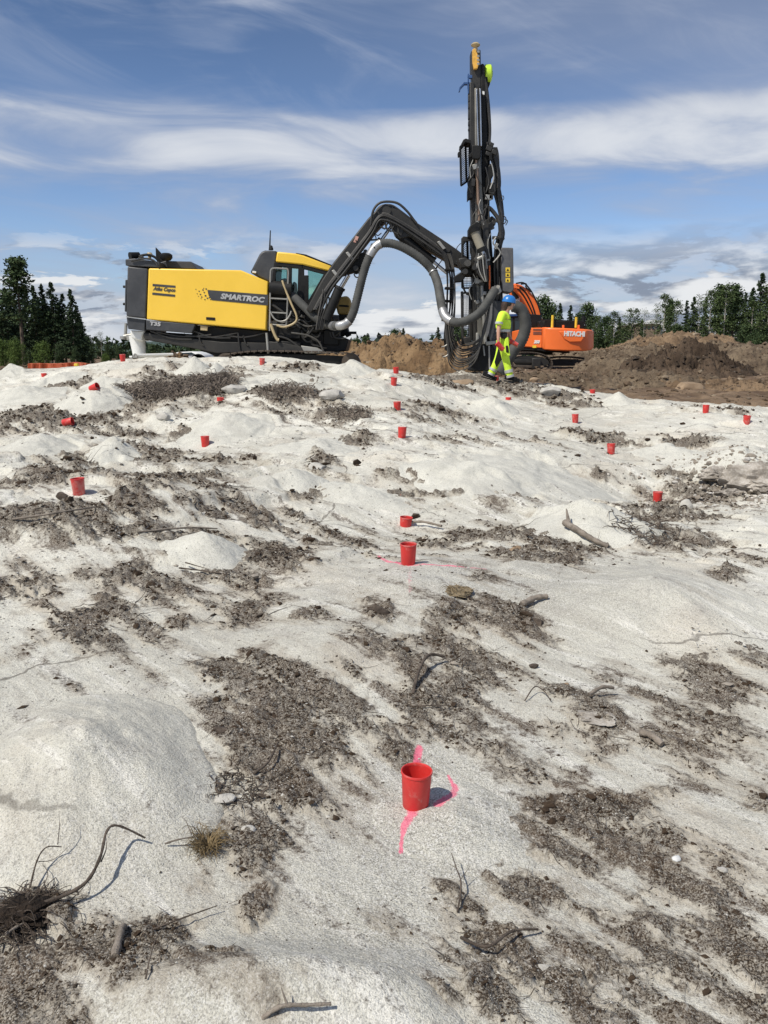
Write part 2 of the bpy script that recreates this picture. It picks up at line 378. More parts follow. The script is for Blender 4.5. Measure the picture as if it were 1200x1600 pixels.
def leaf_mat(name, c1, c2):
    m, n, b = newmat(name); g = n.add('ShaderNodeNewGeometry')
    r = n.math('ADD', n.math('MULTIPLY', g.outputs['Random Per Island'], .5), n.math('MULTIPLY', n.noise(g.outputs['Position'], .8, 3), .5))
    n.set(b, 'Base Color', n.mix(n.mapr(r, .2, .8), c1, c2)); b.inputs['Roughness'].default_value = .7; b.inputs['Specular IOR Level'].default_value = .2
    return m
M_spruce = leaf_mat('spruce_needles', (.016, .032, .016), (.045, .070, .028))
M_pine = leaf_mat('pine_needles', (.026, .050, .022), (.078, .110, .042))
M_birch = leaf_mat('birch_leaves', (.038, .062, .022), (.095, .13, .045))
M_bush = leaf_mat('bush_leaves', (.055, .095, .020), (.12, .17, .040))
M_trunk = wear('tree_bark', (.10, .075, .055), .9, var=.3, dust=.2, scale=3)
M_btrunk = wear('birch_bark', (.38, .35, .30), .8, var=.3, dust=.2, scale=3)
m, n, b = newmat('forest_hills'); p = n.add('ShaderNodeNewGeometry').outputs['Position']
n.set(b, 'Base Color', n.mix(n.noise(p, .02, 6), (.03, .055, .045), (.07, .10, .08))); b.inputs['Roughness'].default_value = 1; M_hill = m
def clod_mat(name, c1, c2, c3, t):
    m, n, b = newmat(name); g = n.add('ShaderNodeNewGeometry'); r = g.outputs['Random Per Island']
    c = n.mix(n.noise(g.outputs['Position'], 120, 3), c1, c2); c = n.mix(n.mapr(r, t, t + .02, 0, 1, False), c, c3)
    c = n.mix(n.mapr(n.noise(g.outputs['Position'], 7.5, 6, .65), .52, .68, 0, .32), c, (.34, .31, .265))
    n.set(b, 'Base Color', c); b.inputs['Roughness'].default_value = .9; b.inputs['Specular IOR Level'].default_value = .2
    return m
M_clod = clod_mat('humus_crumbs', (.018, .011, .007), (.080, .055, .035), (.30, .265, .22), .90)
M_chip = clod_mat('rock_chips', (.36, .345, .31), (.62, .60, .55), (.17, .155, .135), .70)
M_rock = wear('dusty_rock', (.42, .40, .36), .9, var=.2, dust=.5, dustc=(.58, .56, .51), scale=9, bump=.8)
M_brock = wear('brown_boulder', (.30, .21, .13), .9, var=.2, dust=.3, scale=3, bump=.8)
# ------------------------------------------------------------------ terrain height
# surveyed points: picture column, row, distance
CP = [(650,1272,2.62),(638,885,5.1),(633,824,6.8),(628,686,10.2),(621,643,11.9),(615,603,14.2),(619,584,15.8),
 (121,776,6.5),(320,700,10.2),(343,630,12.3),(94,670,11.2),(142,612,14.0),(68,588,17.0),(191,565,16.2),(409,572,15.9),
 (900,662,13.0),(956,712,11.0),(1029,790,8.8),(1104,647,13.2),(1168,666,12.2),(927,616,17.0),(795,626,15.2),(776,599,17.0),
 (300,561,18.0),(450,560,18.0),(250,561,18),(540,574,18.0),(150,571,19),(60,578,20),(0,580,20),(-150,585,20),
 (560,578,18),(620,590,17.0),(700,588,18.2),(740,584,19.4),(800,598,16.9),(850,606,17.2),(950,618,17.0),(1050,626,16.6),(1200,640,16.0),(1350,655,16),
 (1160,745,9.8),(1200,880,5.6),(30,900,5.0),(0,1100,3.3),(1200,1150,3.2),(900,1000,4.2),(300,1000,4.1),(440,900,5.3),(800,850,6.0),(450,750,7.9),(780,740,8.3),(550,1130,3.2)]
ctrl = [P(*c) for c in CP]
ctrl = [(p.x, p.y, p.z) for p in ctrl]
for x, y, z in [(0,0,0),(-1,0,0),(1,0,0),(-.9,1.75,.02),(0,1.75,.03),(.9,1.75,.0),(0,-2,0),(-3,-2,0),(3,-2,0),(3,1.7,0),(-3,1.7,0),
                (-8,24,1.15),(-3,25,1.2),(-14,24,1.0),(0,24,1.0),(3,22.5,.85),(6,21,.72),(9,20,.62),(13,20,.55),
                (-30,45,.7),(-12,45,.75),(0,48,.72),(8,48,.74),(12,48,.74),(25,45,.7),(-70,120,.5),(0,120,.5),(70,120,.5),(-140,300,.4),(0,300,.4),(140,300,.4)]:
    ctrl.append((x, y, z))
ctrl = np.array(ctrl)
def warp(x, y):
    yy = np.maximum(y, -2.2) + 3.0
    return np.stack([np.clip(x / yy, -3, 3) * 1.6, np.log(yy) * 1.25], -1)
_c = warp(ctrl[:, 0], ctrl[:, 1])
def _tps(r2): return np.where(r2 > 1e-12, .5 * r2 * np.log(np.maximum(r2, 1e-12)), 0.0)
_r2 = ((_c[:, None] - _c[None]) ** 2).sum(-1); _n = len(_c)
A = np.zeros((_n + 3, _n + 3)); A[:_n, :_n] = _tps(_r2) + np.eye(_n) * 2e-4
A[:_n, _n] = 1; A[:_n, _n + 1:] = _c; A[_n:, :_n] = A[:_n, _n:].T
_w = np.linalg.solve(A, np.concatenate([ctrl[:, 2], np.zeros(3)]))
def base_h(x, y):
    x = np.asarray(x, float); y = np.asarray(y, float); sh = x.shape; q = warp(x.ravel(), y.ravel()); out = np.empty(len(q))
    for i in range(0, len(q), 60000):
        r2 = ((q[i:i + 60000, None] - _c[None]) ** 2).sum(-1)
        out[i:i + 60000] = _tps(r2) @ _w[:_n] + _w[_n] + q[i:i + 60000] @ _w[_n + 1:]
    return out.reshape(sh)
# soil edge: distance of the end of the white ground for each bearing
_eb = np.array([(-3, 27), (-60 / 1271, 27), (-42 / 1271, 19.3), (20 / 1271, 17.6), (90 / 1271, 18.6), (140 / 1271, 20.3), (180 / 1271, 19.6), (215 / 1271, 17.9), (300 / 1271, 17.3), (420 / 1271, 17.0), (600 / 1271, 16.4), (3, 16)])
def soil_m(x, y):
    yb = np.interp(x / np.maximum(y, .5), _eb[:, 0], _eb[:, 1])
    return sstep(-.25, .35, y - yb + .35 * fbm(x * 1.1, y * 1.1, 3, ox=40))
HUMPS = []      # rock swells and hollows: x, y, rx, ry, h
def ray_fn(px, py, fn):
    a = P(px, py, 1.0) - EYE; ts = np.concatenate([np.linspace(.8, 8, 900), np.linspace(8, 60, 1600)])
    X = a.x * ts; Y = ts; Z = EYE.z + a.z * ts; d = Z - fn(X, Y)
    i = int(np.argmax(d < 0)) if (d < 0).any() else len(ts) - 1
    i = max(i, 1); t0, t1 = ts[i - 1], ts[i]; d0, d1 = d[i - 1], d[i]; t = t0 + (t1 - t0) * (d0 / (d0 - d1 + 1e-9) if d1 < 0 else 1)
    return float(a.x * t), float(t)
HP = [(400,1560,330,75,.085),(1170,735,75,22,.22),(1120,830,110,20,.10),(430,622,70,12,.10),(250,650,20,14,.08),(560,640,60,8,-.05),(640,610,60,8,.05),
      (850,610,45,7,.10),(270,612,70,18,-.10),(660,720,140,25,.07),(880,720,110,20,.08),(420,700,100,18,.06),(240,780,150,20,.06),(1000,770,60,10,-.05),
      (80,820,120,18,.05),(950,1120,120,40,.03),(680,1000,120,50,-.03),(1080,960,180,40,.03),(500,1010,100,40,.03),(90,700,90,15,.08),(1130,700,90,16,.05),(520,560,50,5,.04)]
for px, py, rx, ry, h in HP:
    x, y = ray_fn(px, py, base_h); x1, y1 = ray_fn(px, py - ry, base_h); x2, y2 = ray_fn(px, py + ry, base_h)
    HUMPS.append((x, y, rx / 1271 * y, max(.12, min((y1 - y2) / 2, 3.5)), h))
def ht0(x, y):
    x = np.asarray(x, float); y = np.asarray(y, float)
    z = base_h(x, y)
    for hx, hy, rx, ry, h in HUMPS:
        z = z + h * np.exp(-np.clip(((x - hx) / rx) ** 2 + ((y - hy) / ry) ** 2, 0, 30) ** 1.3)
    k = np.clip(y / 9, .28, 1)
    z = z + .055 * k * fbm(x * .9, y * .9, 3, ox=3) + .020 * k * fbm(x * 3.1, y * 3.1, 3, ox=8)
    mk = sstep(4.3, 6.5, y) * (1 - sstep(17, 19, y))
    q = fbm(x * .50 + .2 * y, y * .75, 4, .5, ox=121); q2 = fbm(x * .9 - .3 * y, y * .9, 4, .5, ox=141)
    z = z + mk * (.060 * (sstep(0, .10, q) - .5) + .020 * (sstep(.05, .12, q2) - .5))
    z = z + np.clip(y / 9, .12, 1) * (1 - sstep(17, 20, y)) * (.028 * np.abs(fbm(x * .9 + y * .5, y * 1.3 - x * .4, 3, .5, ox=18)) + .007 * fbm(x * 6, y * 6, 3, .6, ox=5))
    s = soil_m(x, y)
    z = z - s * np.where(y < 30, .10, .05) + s * .16 * fbm(x * .45, y * .45, 5, .62, ox=70)
    return z
# ledges where the rock breaks: x, y, rx, ry, drop  (near face steep)
def ray(px, py): return ray_fn(px, py, ht0)
HEAPS = []   # x, y, rx, ry, h, seed
HD = [((130,1210),240,215,.175,'broad pale heap of drill dust in the foreground under the curved root'),
 ((1025,950),195,78,.15,'wide pale dust heap right of the nearest pair of red cups in a line'),
 ((322,868),82,26,.150,'twin-topped dust heap below the dark humus band'),
 ((180,712),48,14,.19,'small sharp dust cone left of the cup with a long shadow'),
 ((352,676),85,22,.22,'rounded dust heap just below the half hidden cup near the rock ledge'),
 ((920,822),115,26,.19,'dust heap beside the long grey log'),
 ((455,758),62,14,.15,'pointed dust cone left of the broken rock slab'),
 ((560,772),100,16,.08,'low dust heap in front of the almost buried cup'),
 ((305,584),30,7,.27,'steep dust cone under the rig belly'),
 ((338,584),24,5,.17,'little dust cone touching the steep one under the rig belly'),
 ((18,588),36,7,.24,'dust cone by the orange netting at the forest side'),
 ((92,600),44,7,.18,'grey dust cone behind the tipped cup'),
 ((36,622),80,13,.20,'wide dust swell below the cone by the netting'),
 ((152,636),60,17,.26,'dust heap with a tipped red cup on top'),
 ((60,700),80,14,.14,'flat dust heap below the cup lying in the humus'),
 ((548,577),36,6,.17,'dust cone at the front end of the crawler track'),
 ((770,636),44,10,.15,'dust cone with a nearly buried cup beside it'),
 ((968,632),30,8,.19,'grey dust cone at the edge of the brown soil'),
 ((490,700),75,16,.09,'dust heap left of the middle cups, above the slab'),
 ((1040,706),66,12,.09,'shallow dust heap behind the cup beside the dark humus patch'),
 ((740,732),110,20,.06,'long low dust bank in the middle of the slope'),
 ((160,600),40,6,.12,'dust cone on the crest left of the rig jack'),
 ((860,750),140,22,.06,'broad bright dust bank left of the lone right-hand cup'),
 ((440,596),90,11,.07,'rounded dust swell in front of the crawler track'),
 ((715,1290),150,75,.030,'low grey ring of cuttings round the nearest red cup'),
 ((1150,712),90,16,.07,'dust bank above the broken grey ledge'),
 ((430,1665),420,185,.045,'smooth pale rock dome at the bottom edge of the view')]
for i, ((px, py), rx, ry, h, lb) in enumerate(HD):
    x, y = ray(px, py); x1, y1 = ray(px, py - ry); x2, y2 = ray(px, py + ry)
    HEAPS.append((x, y, rx / 1271 * y, max(min((y1 - y2) / 2, rx / 1271 * y * 1.25), rx / 1271 * y * .55), h, i * 3.7))
def heap_t(hp, x, y):
    hx, hy, rx, ry, h, sd = hp
    dx = (x - hx) / rx; dy = (y - hy) / ry; r = np.sqrt(dx * dx + dy * dy)
    a = np.arctan2(dy, dx)
    return r * (1 + .10 * np.sin(2 * a + sd) + .07 * np.sin(3 * a + 2 * sd) + .04 * np.sin(5 * a + sd * 3))
def heap_prof(hp, x, y):
    t = np.clip(heap_t(hp, x, y), 0, 1)
    sm = np.sqrt(t * t + .02) - .141
    z = hp[4] * np.clip(1 - sm, 0, 1) ** (1.30 if hp[4] / hp[2] > .35 or hp[5] == 0 else 1.6)
    if hp[5] == 0: z = z + (1 - t) * .05 * fbm(x * 2.4 + y, y * 1.4, 4, .55, ox=9) - .02 * np.exp(-((x + .42 - .35 * (y - 3.2)) / .035) ** 2) * (1 - t) * (y < 3.4)
    if hp[5] > 3.7 * (len(HD) - 1.5): z = hp[4] * (1 - np.clip((t - .45) / .55, 0, 1) ** 2.2) + .008 * fbm(x * 5, y * 5, 4, .55, ox=4)
    z = z + hp[4] * .09 * fbm(x * 4, y * 4, 4, .6, ox=hp[5]) * (1 - t)
    return np.where(t >= 1, 0, z * (1 - t ** 6))
def ht(x, y):
    x = np.asarray(x, float); y = np.asarray(y, float); z = ht0(x, y); e = np.zeros_like(z)
    for hp in HEAPS: e = np.maximum(e, heap_prof(hp, x, y))
    return z + e
def gray(px, py): return ray_fn(px, py, ht)
def gz(x, y): return float(ht(np.array([x]), np.array([y]))[0])
def G(px, py, dz=0):
    x, y = gray(px, py); return Vector((x, y, gz(x, y) + dz))
# humus patches: picture centre and half sizes, strength
DP = [(360,1045,45,25,.9),(400,1085,60,45,1),(480,1080,70,40,1),(550,1095,45,40,.95),(430,1140,90,50,1),(520,1140,60,40,1),(400,1190,60,45,1),(445,1230,55,40,.95),(350,1150,30,25,.8),
(410,1280,50,40,.9),(380,1330,35,40,.9),(330,1335,22,45,.8),(400,1425,25,28,.9),(310,1390,25,15,.7),(40,1425,60,45,1.1),(100,1500,100,55,.85),(60,1575,110,45,.85),(200,1470,80,30,.75),(280,1445,60,22,.65),
(220,1585,50,20,.4),(440,1570,40,20,.7),(720,990,45,35,1),(785,960,55,25,.85),(805,985,45,20,.95),(740,1050,55,45,.8),(700,1100,60,35,.75),(640,1120,55,35,.75),(650,1060,25,30,.9),(660,1145,70,25,.7),
(590,960,25,10,1.05),(845,975,30,9,1.05),(930,1110,55,30,.95),(1005,1155,50,12,.95),(880,1085,30,14,.75),(860,1130,50,18,.55),(950,1165,60,14,.55),(1080,1030,50,35,.85),(1120,1060,55,35,.85),(1145,1010,35,25,.7),(1060,1000,30,12,.8),
(1150,1130,60,25,.55),(1060,1160,50,15,.55),(900,1290,75,35,1),(960,1270,55,30,.95),(980,1330,65,30,.9),(860,1350,65,28,.9),(850,1400,60,28,.85),(745,1420,45,28,.85),(700,1385,30,16,.7),(760,1480,85,45,.9),(700,1480,40,28,.8),
(860,1540,110,50,.85),(1000,1500,110,50,.75),(1120,1450,90,55,.75),(1110,1570,120,50,.9),(1150,1350,70,25,.6),(1060,1390,70,28,.7),(1170,1250,40,18,.5),(1080,1240,80,14,.4),(1180,1500,60,90,.85),(830,1220,60,14,.45),
(150,960,55,20,1),(130,988,45,22,1),(165,1000,30,10,.9),(15,915,45,28,.85),(60,935,40,20,.75),(80,900,40,14,.6),(210,893,28,12,.95),(250,920,32,16,1),(235,945,30,12,.7),(290,970,38,12,1.05),(345,975,28,10,1.05),(300,940,40,14,.6),(330,900,38,12,.7),
(400,950,28,18,.8),(430,870,55,16,.95),(395,905,38,12,.8),(470,885,25,10,.8),(240,870,40,9,.6),(60,665,110,14,.5),(200,700,70,10,.4),(560,1000,90,30,.35),(880,1180,160,40,.4),(1120,1200,100,30,.4),(640,870,90,10,.3),(820,960,110,30,.3),(330,720,60,8,.5),(600,740,70,8,.4),(830,780,90,10,.3),(1130,640,60,4,.4),(360,1560,120,30,.35),(620,1450,60,30,.4),(950,1480,250,120,.55),(1130,1400,100,110,.55),(130,1530,190,70,.55),(500,1180,120,80,.5),(720,1040,110,90,.45),(260,950,130,60,.4),(1000,1120,160,60,.4),(930,1420,90,40,.8),(800,1300,40,25,.6),(1040,1310,60,30,.7),(790,1380,50,30,.7),(960,1440,80,40,.75),(1080,1520,90,50,.8),(940,1580,110,40,.85),(780,1560,70,35,.75),(690,1540,40,30,.6),(340,1500,60,20,.5),(180,1530,60,25,.7),(60,1500,70,35,.9),(60,800,90,18,1),(140,805,80,22,1.05),(200,827,80,14,1.05),(285,838,60,11,.95),(330,800,60,16,.75),(400,800,60,16,.7),(250,790,28,9,.85),
(450,830,60,10,.7),(520,850,50,8,.5),(40,757,50,8,.85),(150,722,70,8,.85),(230,716,50,7,.85),(100,742,60,8,.7),(270,748,60,8,.75),(340,760,50,8,.6),(40,655,70,15,.95),(110,645,80,14,.85),(150,662,60,10,.85),(235,612,45,18,1),
(285,603,55,20,1.1),(325,606,35,16,1.1),(205,640,38,13,.95),(290,680,20,8,.85),(105,603,40,8,.6),(250,590,40,8,.8),(190,680,60,6,.7),(455,616,50,7,1.05),(540,645,38,9,.95),(480,592,40,5,.55),(460,576,30,4,.6),(640,652,40,8,.7),(690,645,40,8,.75),
(560,690,25,7,.9),(503,720,14,10,1),(485,775,45,9,.85),(560,776,60,5,.7),(622,772,30,6,1),(700,772,40,6,.6),(730,752,30,5,.6),(700,690,60,5,.45),(760,842,80,12,.95),(860,845,75,20,.95),(905,830,38,12,.85),(1005,832,60,14,1),(840,868,60,10,.85),
(1060,808,60,9,.95),(1090,785,60,12,.8),(1100,852,40,7,.75),(1190,880,20,6,.8),(1065,748,40,8,.75),(1105,770,50,9,1),(950,690,24,7,1),(1070,695,35,6,1),(905,676,30,4,.75),(830,690,60,5,.4),(940,742,30,7,.55),(1130,893,30,7,.65),
(740,595,50,7,1.1),(790,606,55,6,1),(850,618,55,6,1),(890,628,40,4,.9),(700,602,50,5,.7),(1140,870,50,7,.5),(560,940,60,12,.45),(480,960,40,12,.45),(50,1000,60,20,.35),(640,1000,40,16,.5),(870,1000,60,12,.3),(760,905,40,10,.35)]
DW = []
for px, py, rx, ry, s in DP:
    x, y = ray(px, py); x1, y1 = ray(px, py - ry); x2, y2 = ray(px, py + ry)
    DW.append((x, y, rx / 1271 * y * 1.08, max(min((y1 - y2) / 2, 2.2), .05) * 1.08, s))
def dirt_m(x, y):
    m = np.zeros_like(x); wx = x + .10 * np.clip(y / 6, .3, 1.6) * fbm(x * 1.7, y * 1.7, 3, ox=21); wy = y + .16 * np.clip(y / 6, .3, 2) * fbm(x * 1.7, y * 1.7, 3, ox=33)
    for dx, dy, rx, ry, s in DW:
        r2 = ((wx - dx) / rx) ** 2 + ((wy - dy) / ry) ** 2
        m = np.maximum(m, s * np.exp(-np.clip(r2, 0, 20) ** .95 * .72))
    lf = fbm(x * .8, y * .8, 3, ox=55); hf = fbm(x * 4.3, y * 4.3, 5, .62, ox=61); cs, sn = .669, -.743
    u = x * cs + y * sn; v = -x * sn + y * cs; sf = fbm(u * .9, v * 6.5, 4, .6, ox=83)       # scraped the way the digger pulled
    m = m * 1.08 * (1.0 + .70 * hf + .80 * sf) + .16 * lf + .16 * hf + .27 * sf + .05
    return np.clip(m, 0, 1.15)
PINK = [[(655,1168,.020),(650,1200,.022),(640,1255,.02),(645,1278,.026),(632,1296,.020),(628,1312,.008),(626,1332,.010)],[(684,1266,.024),(706,1250,.020),(712,1236,.016),(700,1212,.007)],
        [(585,868,.010),(600,875,.022),(640,884,.020),(700,884,.020),(758,890,.020)],[(640,890,.03),(640,925,.03)],[(590,940,.01),(640,946,.01)],[(60,760,.03),(105,775,.05),(190,790,.03)],[(265,748,.02),(300,752,.02)],[(560,782,.02),(640,780,.02)]]
PW = [[(*ray(a, b), r) for a, b, r in l] for l in PINK]
def paint_m(x, y):
    m = np.zeros_like(x); sel = (y < 9.5) & (np.abs(x) < 4); xs = x[sel]; ys = y[sel]; mm = np.zeros_like(xs)
    for li, l in enumerate(PW):
        k = (1, 1, .95, .55, .3, .45, .5, .3)[li]
        for (x0, y0, r0), (x1, y1, r1) in zip(l[:-1], l[1:]):
            dx, dy = x1 - x0, y1 - y0; t = np.clip(((xs - x0) * dx + (ys - y0) * dy) / (dx * dx + dy * dy + 1e-9), 0, 1)
            d = np.hypot(xs - x0 - t * dx, ys - y0 - t * dy) / (r0 + (r1 - r0) * t)
            mm = np.maximum(mm, k * np.exp(-d * d * .9))
    m[sel] = mm; return m
GR = [(700,1290,260,150,1),(560,1450,160,110,.9),(230,1330,200,110,.5),(420,1540,260,70,.6),(740,905,230,45,1),(880,1500,260,110,.6),(1030,900,130,30,.35),(1000,1250,200,70,.35),(560,1250,110,80,.8),(150,1150,130,60,.15)]
GW = []
for px, py, rx, ry, s_ in GR:
    x, y = ray(px, py); x1, y1 = ray(px, py - ry); x2, y2 = ray(px, py + ry); GW.append((x, y, rx / 1271 * y, (y1 - y2) / 2, s_))
def grit_m(x, y):
    m = np.zeros_like(x); wx = x + .15 * fbm(x * 2, y * 2, 3, ox=27)
    for gx, gy, rx, ry, s_ in GW: m = np.maximum(m, s_ * np.exp(-np.clip(((wx - gx) / rx) ** 2 + ((y - gy) / ry) ** 2, 0, 20) ** 1.3 * .7))
    return np.clip(m * (1 + .5 * fbm(x * 3, y * 3, 4, .6, ox=29)), 0, 1)
def crumb(x, y, d):   # relief of the humus
    r = np.abs(fbm(x * 7, y * 7, 4, .55, ox=90)); k = np.clip(y / 7, .55, 1.5)
    return d * k * (.008 + .070 * r)
def dsm(x, y): return sstep(.38, .72, dirt_m(x, y))
_ys = [-2.0, -1.0, 0.0, .5]
y_ = .85
while y_ < 34: _ys.append(y_); y_ *= (1.0034 if y_ < 9 else 1.0046)
while y_ < 140: _ys.append(y_); y_ *= 1.012
while y_ < 5000: _ys.append(y_); y_ *= 1.12
_ys = np.array(_ys)
cc = np.concatenate([-np.geomspace(6, .50, 26)[:-1], np.linspace(-.49, .49, 620), np.geomspace(.50, 6, 26)[1:]])
Yg, Cg = np.meshgrid(_ys, cc, indexing='ij')
Xg = Cg * (np.maximum(Yg, .85) + .55)
xf, yf = Xg.ravel(), Yg.ravel()
dd = dirt_m(xf, yf); soil = soil_m(xf, yf); dd = dd * (1 - soil); zz = ht0(xf, yf) + crumb(xf, yf, sstep(.38, .72, dd))
zz = np.where(yf > 160, np.minimum(zz, .6), zz)
# small scale relief of the bare rock
nearw = np.clip(1.2 - yf / 25, 0, 1)
zz = zz + nearw * (.006 * fbm(xf * 7, yf * 7, 4, .55, ox=5) + .012 * np.clip(yf / 8, .2, 1) * np.abs(fbm(xf * 2.2 + yf * .9, yf * 2.2 - xf * .7, 4, .6, ox=18)))
nr, nc = Xg.shape
idx = np.arange(nr * nc).reshape(nr, nc)
fc = np.stack([idx[:-1, :-1], idx[:-1, 1:], idx[1:, 1:], idx[1:, :-1]], -1).reshape(-1, 4)
ground = npmesh('ground', np.stack([xf, yf, zz], -1), fc, M_ground, smooth=True); tag(ground, kind='structure')
for nm, arr in (('dirt', dd), ('soil', soil), ('paint', paint_m(xf, yf)), ('grit', grit_m(xf, yf))):
    a = ground.data.attributes.new(nm, 'FLOAT', 'POINT'); a.data.foreach_set('value', arr.astype(np.float32))
print('GROUND', len(xf), 'verts')
# dust heaps: each a heap of its own lying on the ground
for i_h, (hp, (_, _, _, _, lb)) in enumerate(zip(HEAPS, HD)):
    hx, hy, rx, ry, h, sd = hp; na, nr_ = 120, 46
    th = np.linspace(0, 2 * np.pi, na, endpoint=False); ru = np.linspace(0, 1, nr_ + 1)[1:]
    R_, T_ = np.meshgrid(ru, th, indexing='ij')
    den = 1 + .10 * np.sin(2 * T_ + sd) + .07 * np.sin(3 * T_ + 2 * sd) + .04 * np.sin(5 * T_ + sd * 3)
    X = np.concatenate([[hx], (hx + rx * R_ * np.cos(T_) / den).ravel()]); Y = np.concatenate([[hy], (hy + ry * R_ * np.sin(T_) / den).ravel()])
    tt = np.concatenate([[0], R_.ravel()])
    Z = ht0(X, Y) + heap_prof(hp, X, Y) + .006 * fbm(X * 14, Y * 14, 4, .6, ox=sd) - .035 * np.clip((tt - .9) / .1, 0, 1) ** 1.5 + .012 * (1 - tt)
    i0 = 1 + np.arange(nr_ * na).reshape(nr_, na); i1 = np.roll(i0, -1, 1)
    q = np.stack([i0[:-1], i0[1:], i1[1:], i1[:-1]], -1).reshape(-1, 4)
    f = np.stack([np.zeros(na, int), i0[0], i1[0], i1[0]], -1)
    L = np.array([hx, hy, gz(hx, hy)])
    me = bpy.data.meshes.new('dust_heap'); V = np.stack([X, Y, Z], -1) - L
    me.from_pydata(V.tolist(), [], [tuple(a) for a in q.tolist()] + [tuple(a[:3]) for a in f.tolist()])
    me.polygons.foreach_set('use_smooth', [True] * len(me.polygons)); me.update()
    slab = hp is HEAPS[-1]
    for nm, arr in (('paint', paint_m(X, Y)), ('dirt', dirt_m(X, Y) * .6 * sstep(.5, 1.0, tt) if not slab else dirt_m(X, Y) * .8), ('soil', X * 0), ('grit', grit_m(X, Y))):
        at_ = me.attributes.new(nm, 'FLOAT', 'POINT'); at_.data.foreach_set('value', arr.astype(np.float32))
    o = link('rock_dome' if slab else 'dust_heap', me, M_ground if slab or i_h < 2 or h < .05 else M_heap); o.location = L
    tag(o, lb, 'rock') if slab else tag(o, lb, 'dust heap', 'heaps of drill dust around the bore holes')
# ------------------------------------------------------------------ loose crumbs, chips and twigs
ico_v = []; ph = (1 + 5 ** .5) / 2
for a in (-1, 1):
    for b_ in (-ph, ph): ico_v += [(0, a, b_), (a, b_, 0), (b_, 0, a)]
ico_v = np.array(ico_v, float); ico_v /= np.linalg.norm(ico_v[0])
def hull():
    f = []; d = np.linalg.norm(ico_v[:, None] - ico_v[None], axis=-1); e = 1.1
    for i in range(12):
        for j in range(i + 1, 12):
            for k in range(j + 1, 12):
                if d[i, j] < e and d[j, k] < e and d[i, k] < e:
                    n_ = np.cross(ico_v[j] - ico_v[i], ico_v[k] - ico_v[i])
                    f.append((i, j, k) if n_ @ ico_v[i] > 0 else (i, k, j))
    return np.array(f)
ico_f = hull()
oct_v = np.array([(1, 0, 0), (-1, 0, 0), (0, 1, 0), (0, -1, 0), (0, 0, 1), (0, 0, -1)], float)
oct_f = np.array([(0, 2, 4), (2, 1, 4), (1, 3, 4), (3, 0, 4), (2, 0, 5), (1, 2, 5), (3, 1, 5), (0, 3, 5)])
def scatter(name, bv, bf, X, Y, S, mat, flat=.65, jit=.3, lift=.3, parent=None):
    n = len(X); Z = ht(X, Y) + crumb(X, Y, dsm(X, Y) * (1 - soil_m(X, Y)))
    q = rng.uniform(0, 2 * np.pi, n); c, s = np.cos(q), np.sin(q)
    sx = rng.uniform(.7, 1.5, n); sy = rng.uniform(.6, 1.1, n); sz = rng.uniform(.6, 1.1, n) * flat
    V = bv[None] * (1 + rng.uniform(-jit, jit, (n, len(bv), 1)))
    V = V * np.stack([sx, sy, sz], -1)[:, None] * S[:, None, None]
    tl = rng.normal(0, .35, n); V = np.stack([V[..., 0], V[..., 1] * np.cos(tl)[:, None] - V[..., 2] * np.sin(tl)[:, None], V[..., 1] * np.sin(tl)[:, None] + V[..., 2] * np.cos(tl)[:, None]], -1)
    V = np.stack([V[..., 0] * c[:, None] - V[..., 1] * s[:, None] + X[:, None], V[..., 0] * s[:, None] + V[..., 1] * c[:, None] + Y[:, None], V[..., 2] + Z[:, None] + (S * sz * lift)[:, None]], -1)
    Fc = bf[None] + (np.arange(n) * len(bv))[:, None, None]
    return npmesh(name, V.reshape(-1, 3), Fc.reshape(-1, bf.shape[1]), mat)
def sample(n, y0, y1, dens):
    Y = np.exp(rng.uniform(math.log(y0), math.log(y1), n)); X = rng.uniform(-.56, .56, n) * (Y + .3)
    k = rng.uniform(0, 1, n) < dens(X, Y); return X[k], Y[k]
def heapcov(X, Y):
    e = np.zeros_like(X)
    for hp in HEAPS: e = np.maximum(e, (heap_t(hp, X, Y) < .96) * 1.0)
    return e
def d_dirt(X, Y): return (sstep(.30, .85, dirt_m(X, Y)) * .97 + .012) * (1 - heapcov(X, Y) * .985) * (1 - soil_m(X, Y))
def d_clod(X, Y): return d_dirt(X, Y) * (.15 + .85 * sstep(-.05, .35, fbm(X * 2.2 + 5, Y * 2.2, 3, ox=44)))
X, Y = sample(170000, 1.2, 17, d_dirt); S = Y * np.clip(rng.lognormal(-6.75, .5, len(X)), .0006, .0045)
tag(scatter('humus_crumbs', oct_v, oct_f, X, Y, S, M_clod), 'dark crumbs of humus and bark littering the pale rock', 'humus', kind='stuff')
X, Y = sample(5500, 1.2, 16, d_clod); S = Y * np.clip(rng.lognormal(-5.8, .5, len(X)), .0015, .0065)
tag(scatter('humus_clods', ico_v, ico_f, X, Y, np.minimum(S, .05), M_clod, flat=.7, jit=.42), 'larger dark clods of torn humus on the pale rock', 'humus', kind='stuff')
def d_chip(X, Y): return (.25 + .75 * sstep(-.1, .35, fbm(X * 1.6, Y * 1.6, 3, ox=77))) * (1 - soil_m(X, Y)) * (1 - .75 * heapcov(X, Y))
X, Y = sample(50000, 1.2, 12, d_chip); S = Y * np.clip(rng.lognormal(-6.95, .4, len(X)), .0005, .003)
tag(scatter('rock_chips', oct_v, oct_f, X, Y, S, M_chip), 'fine pale rock chips strewn over the drill dust', 'gravel', kind='stuff')
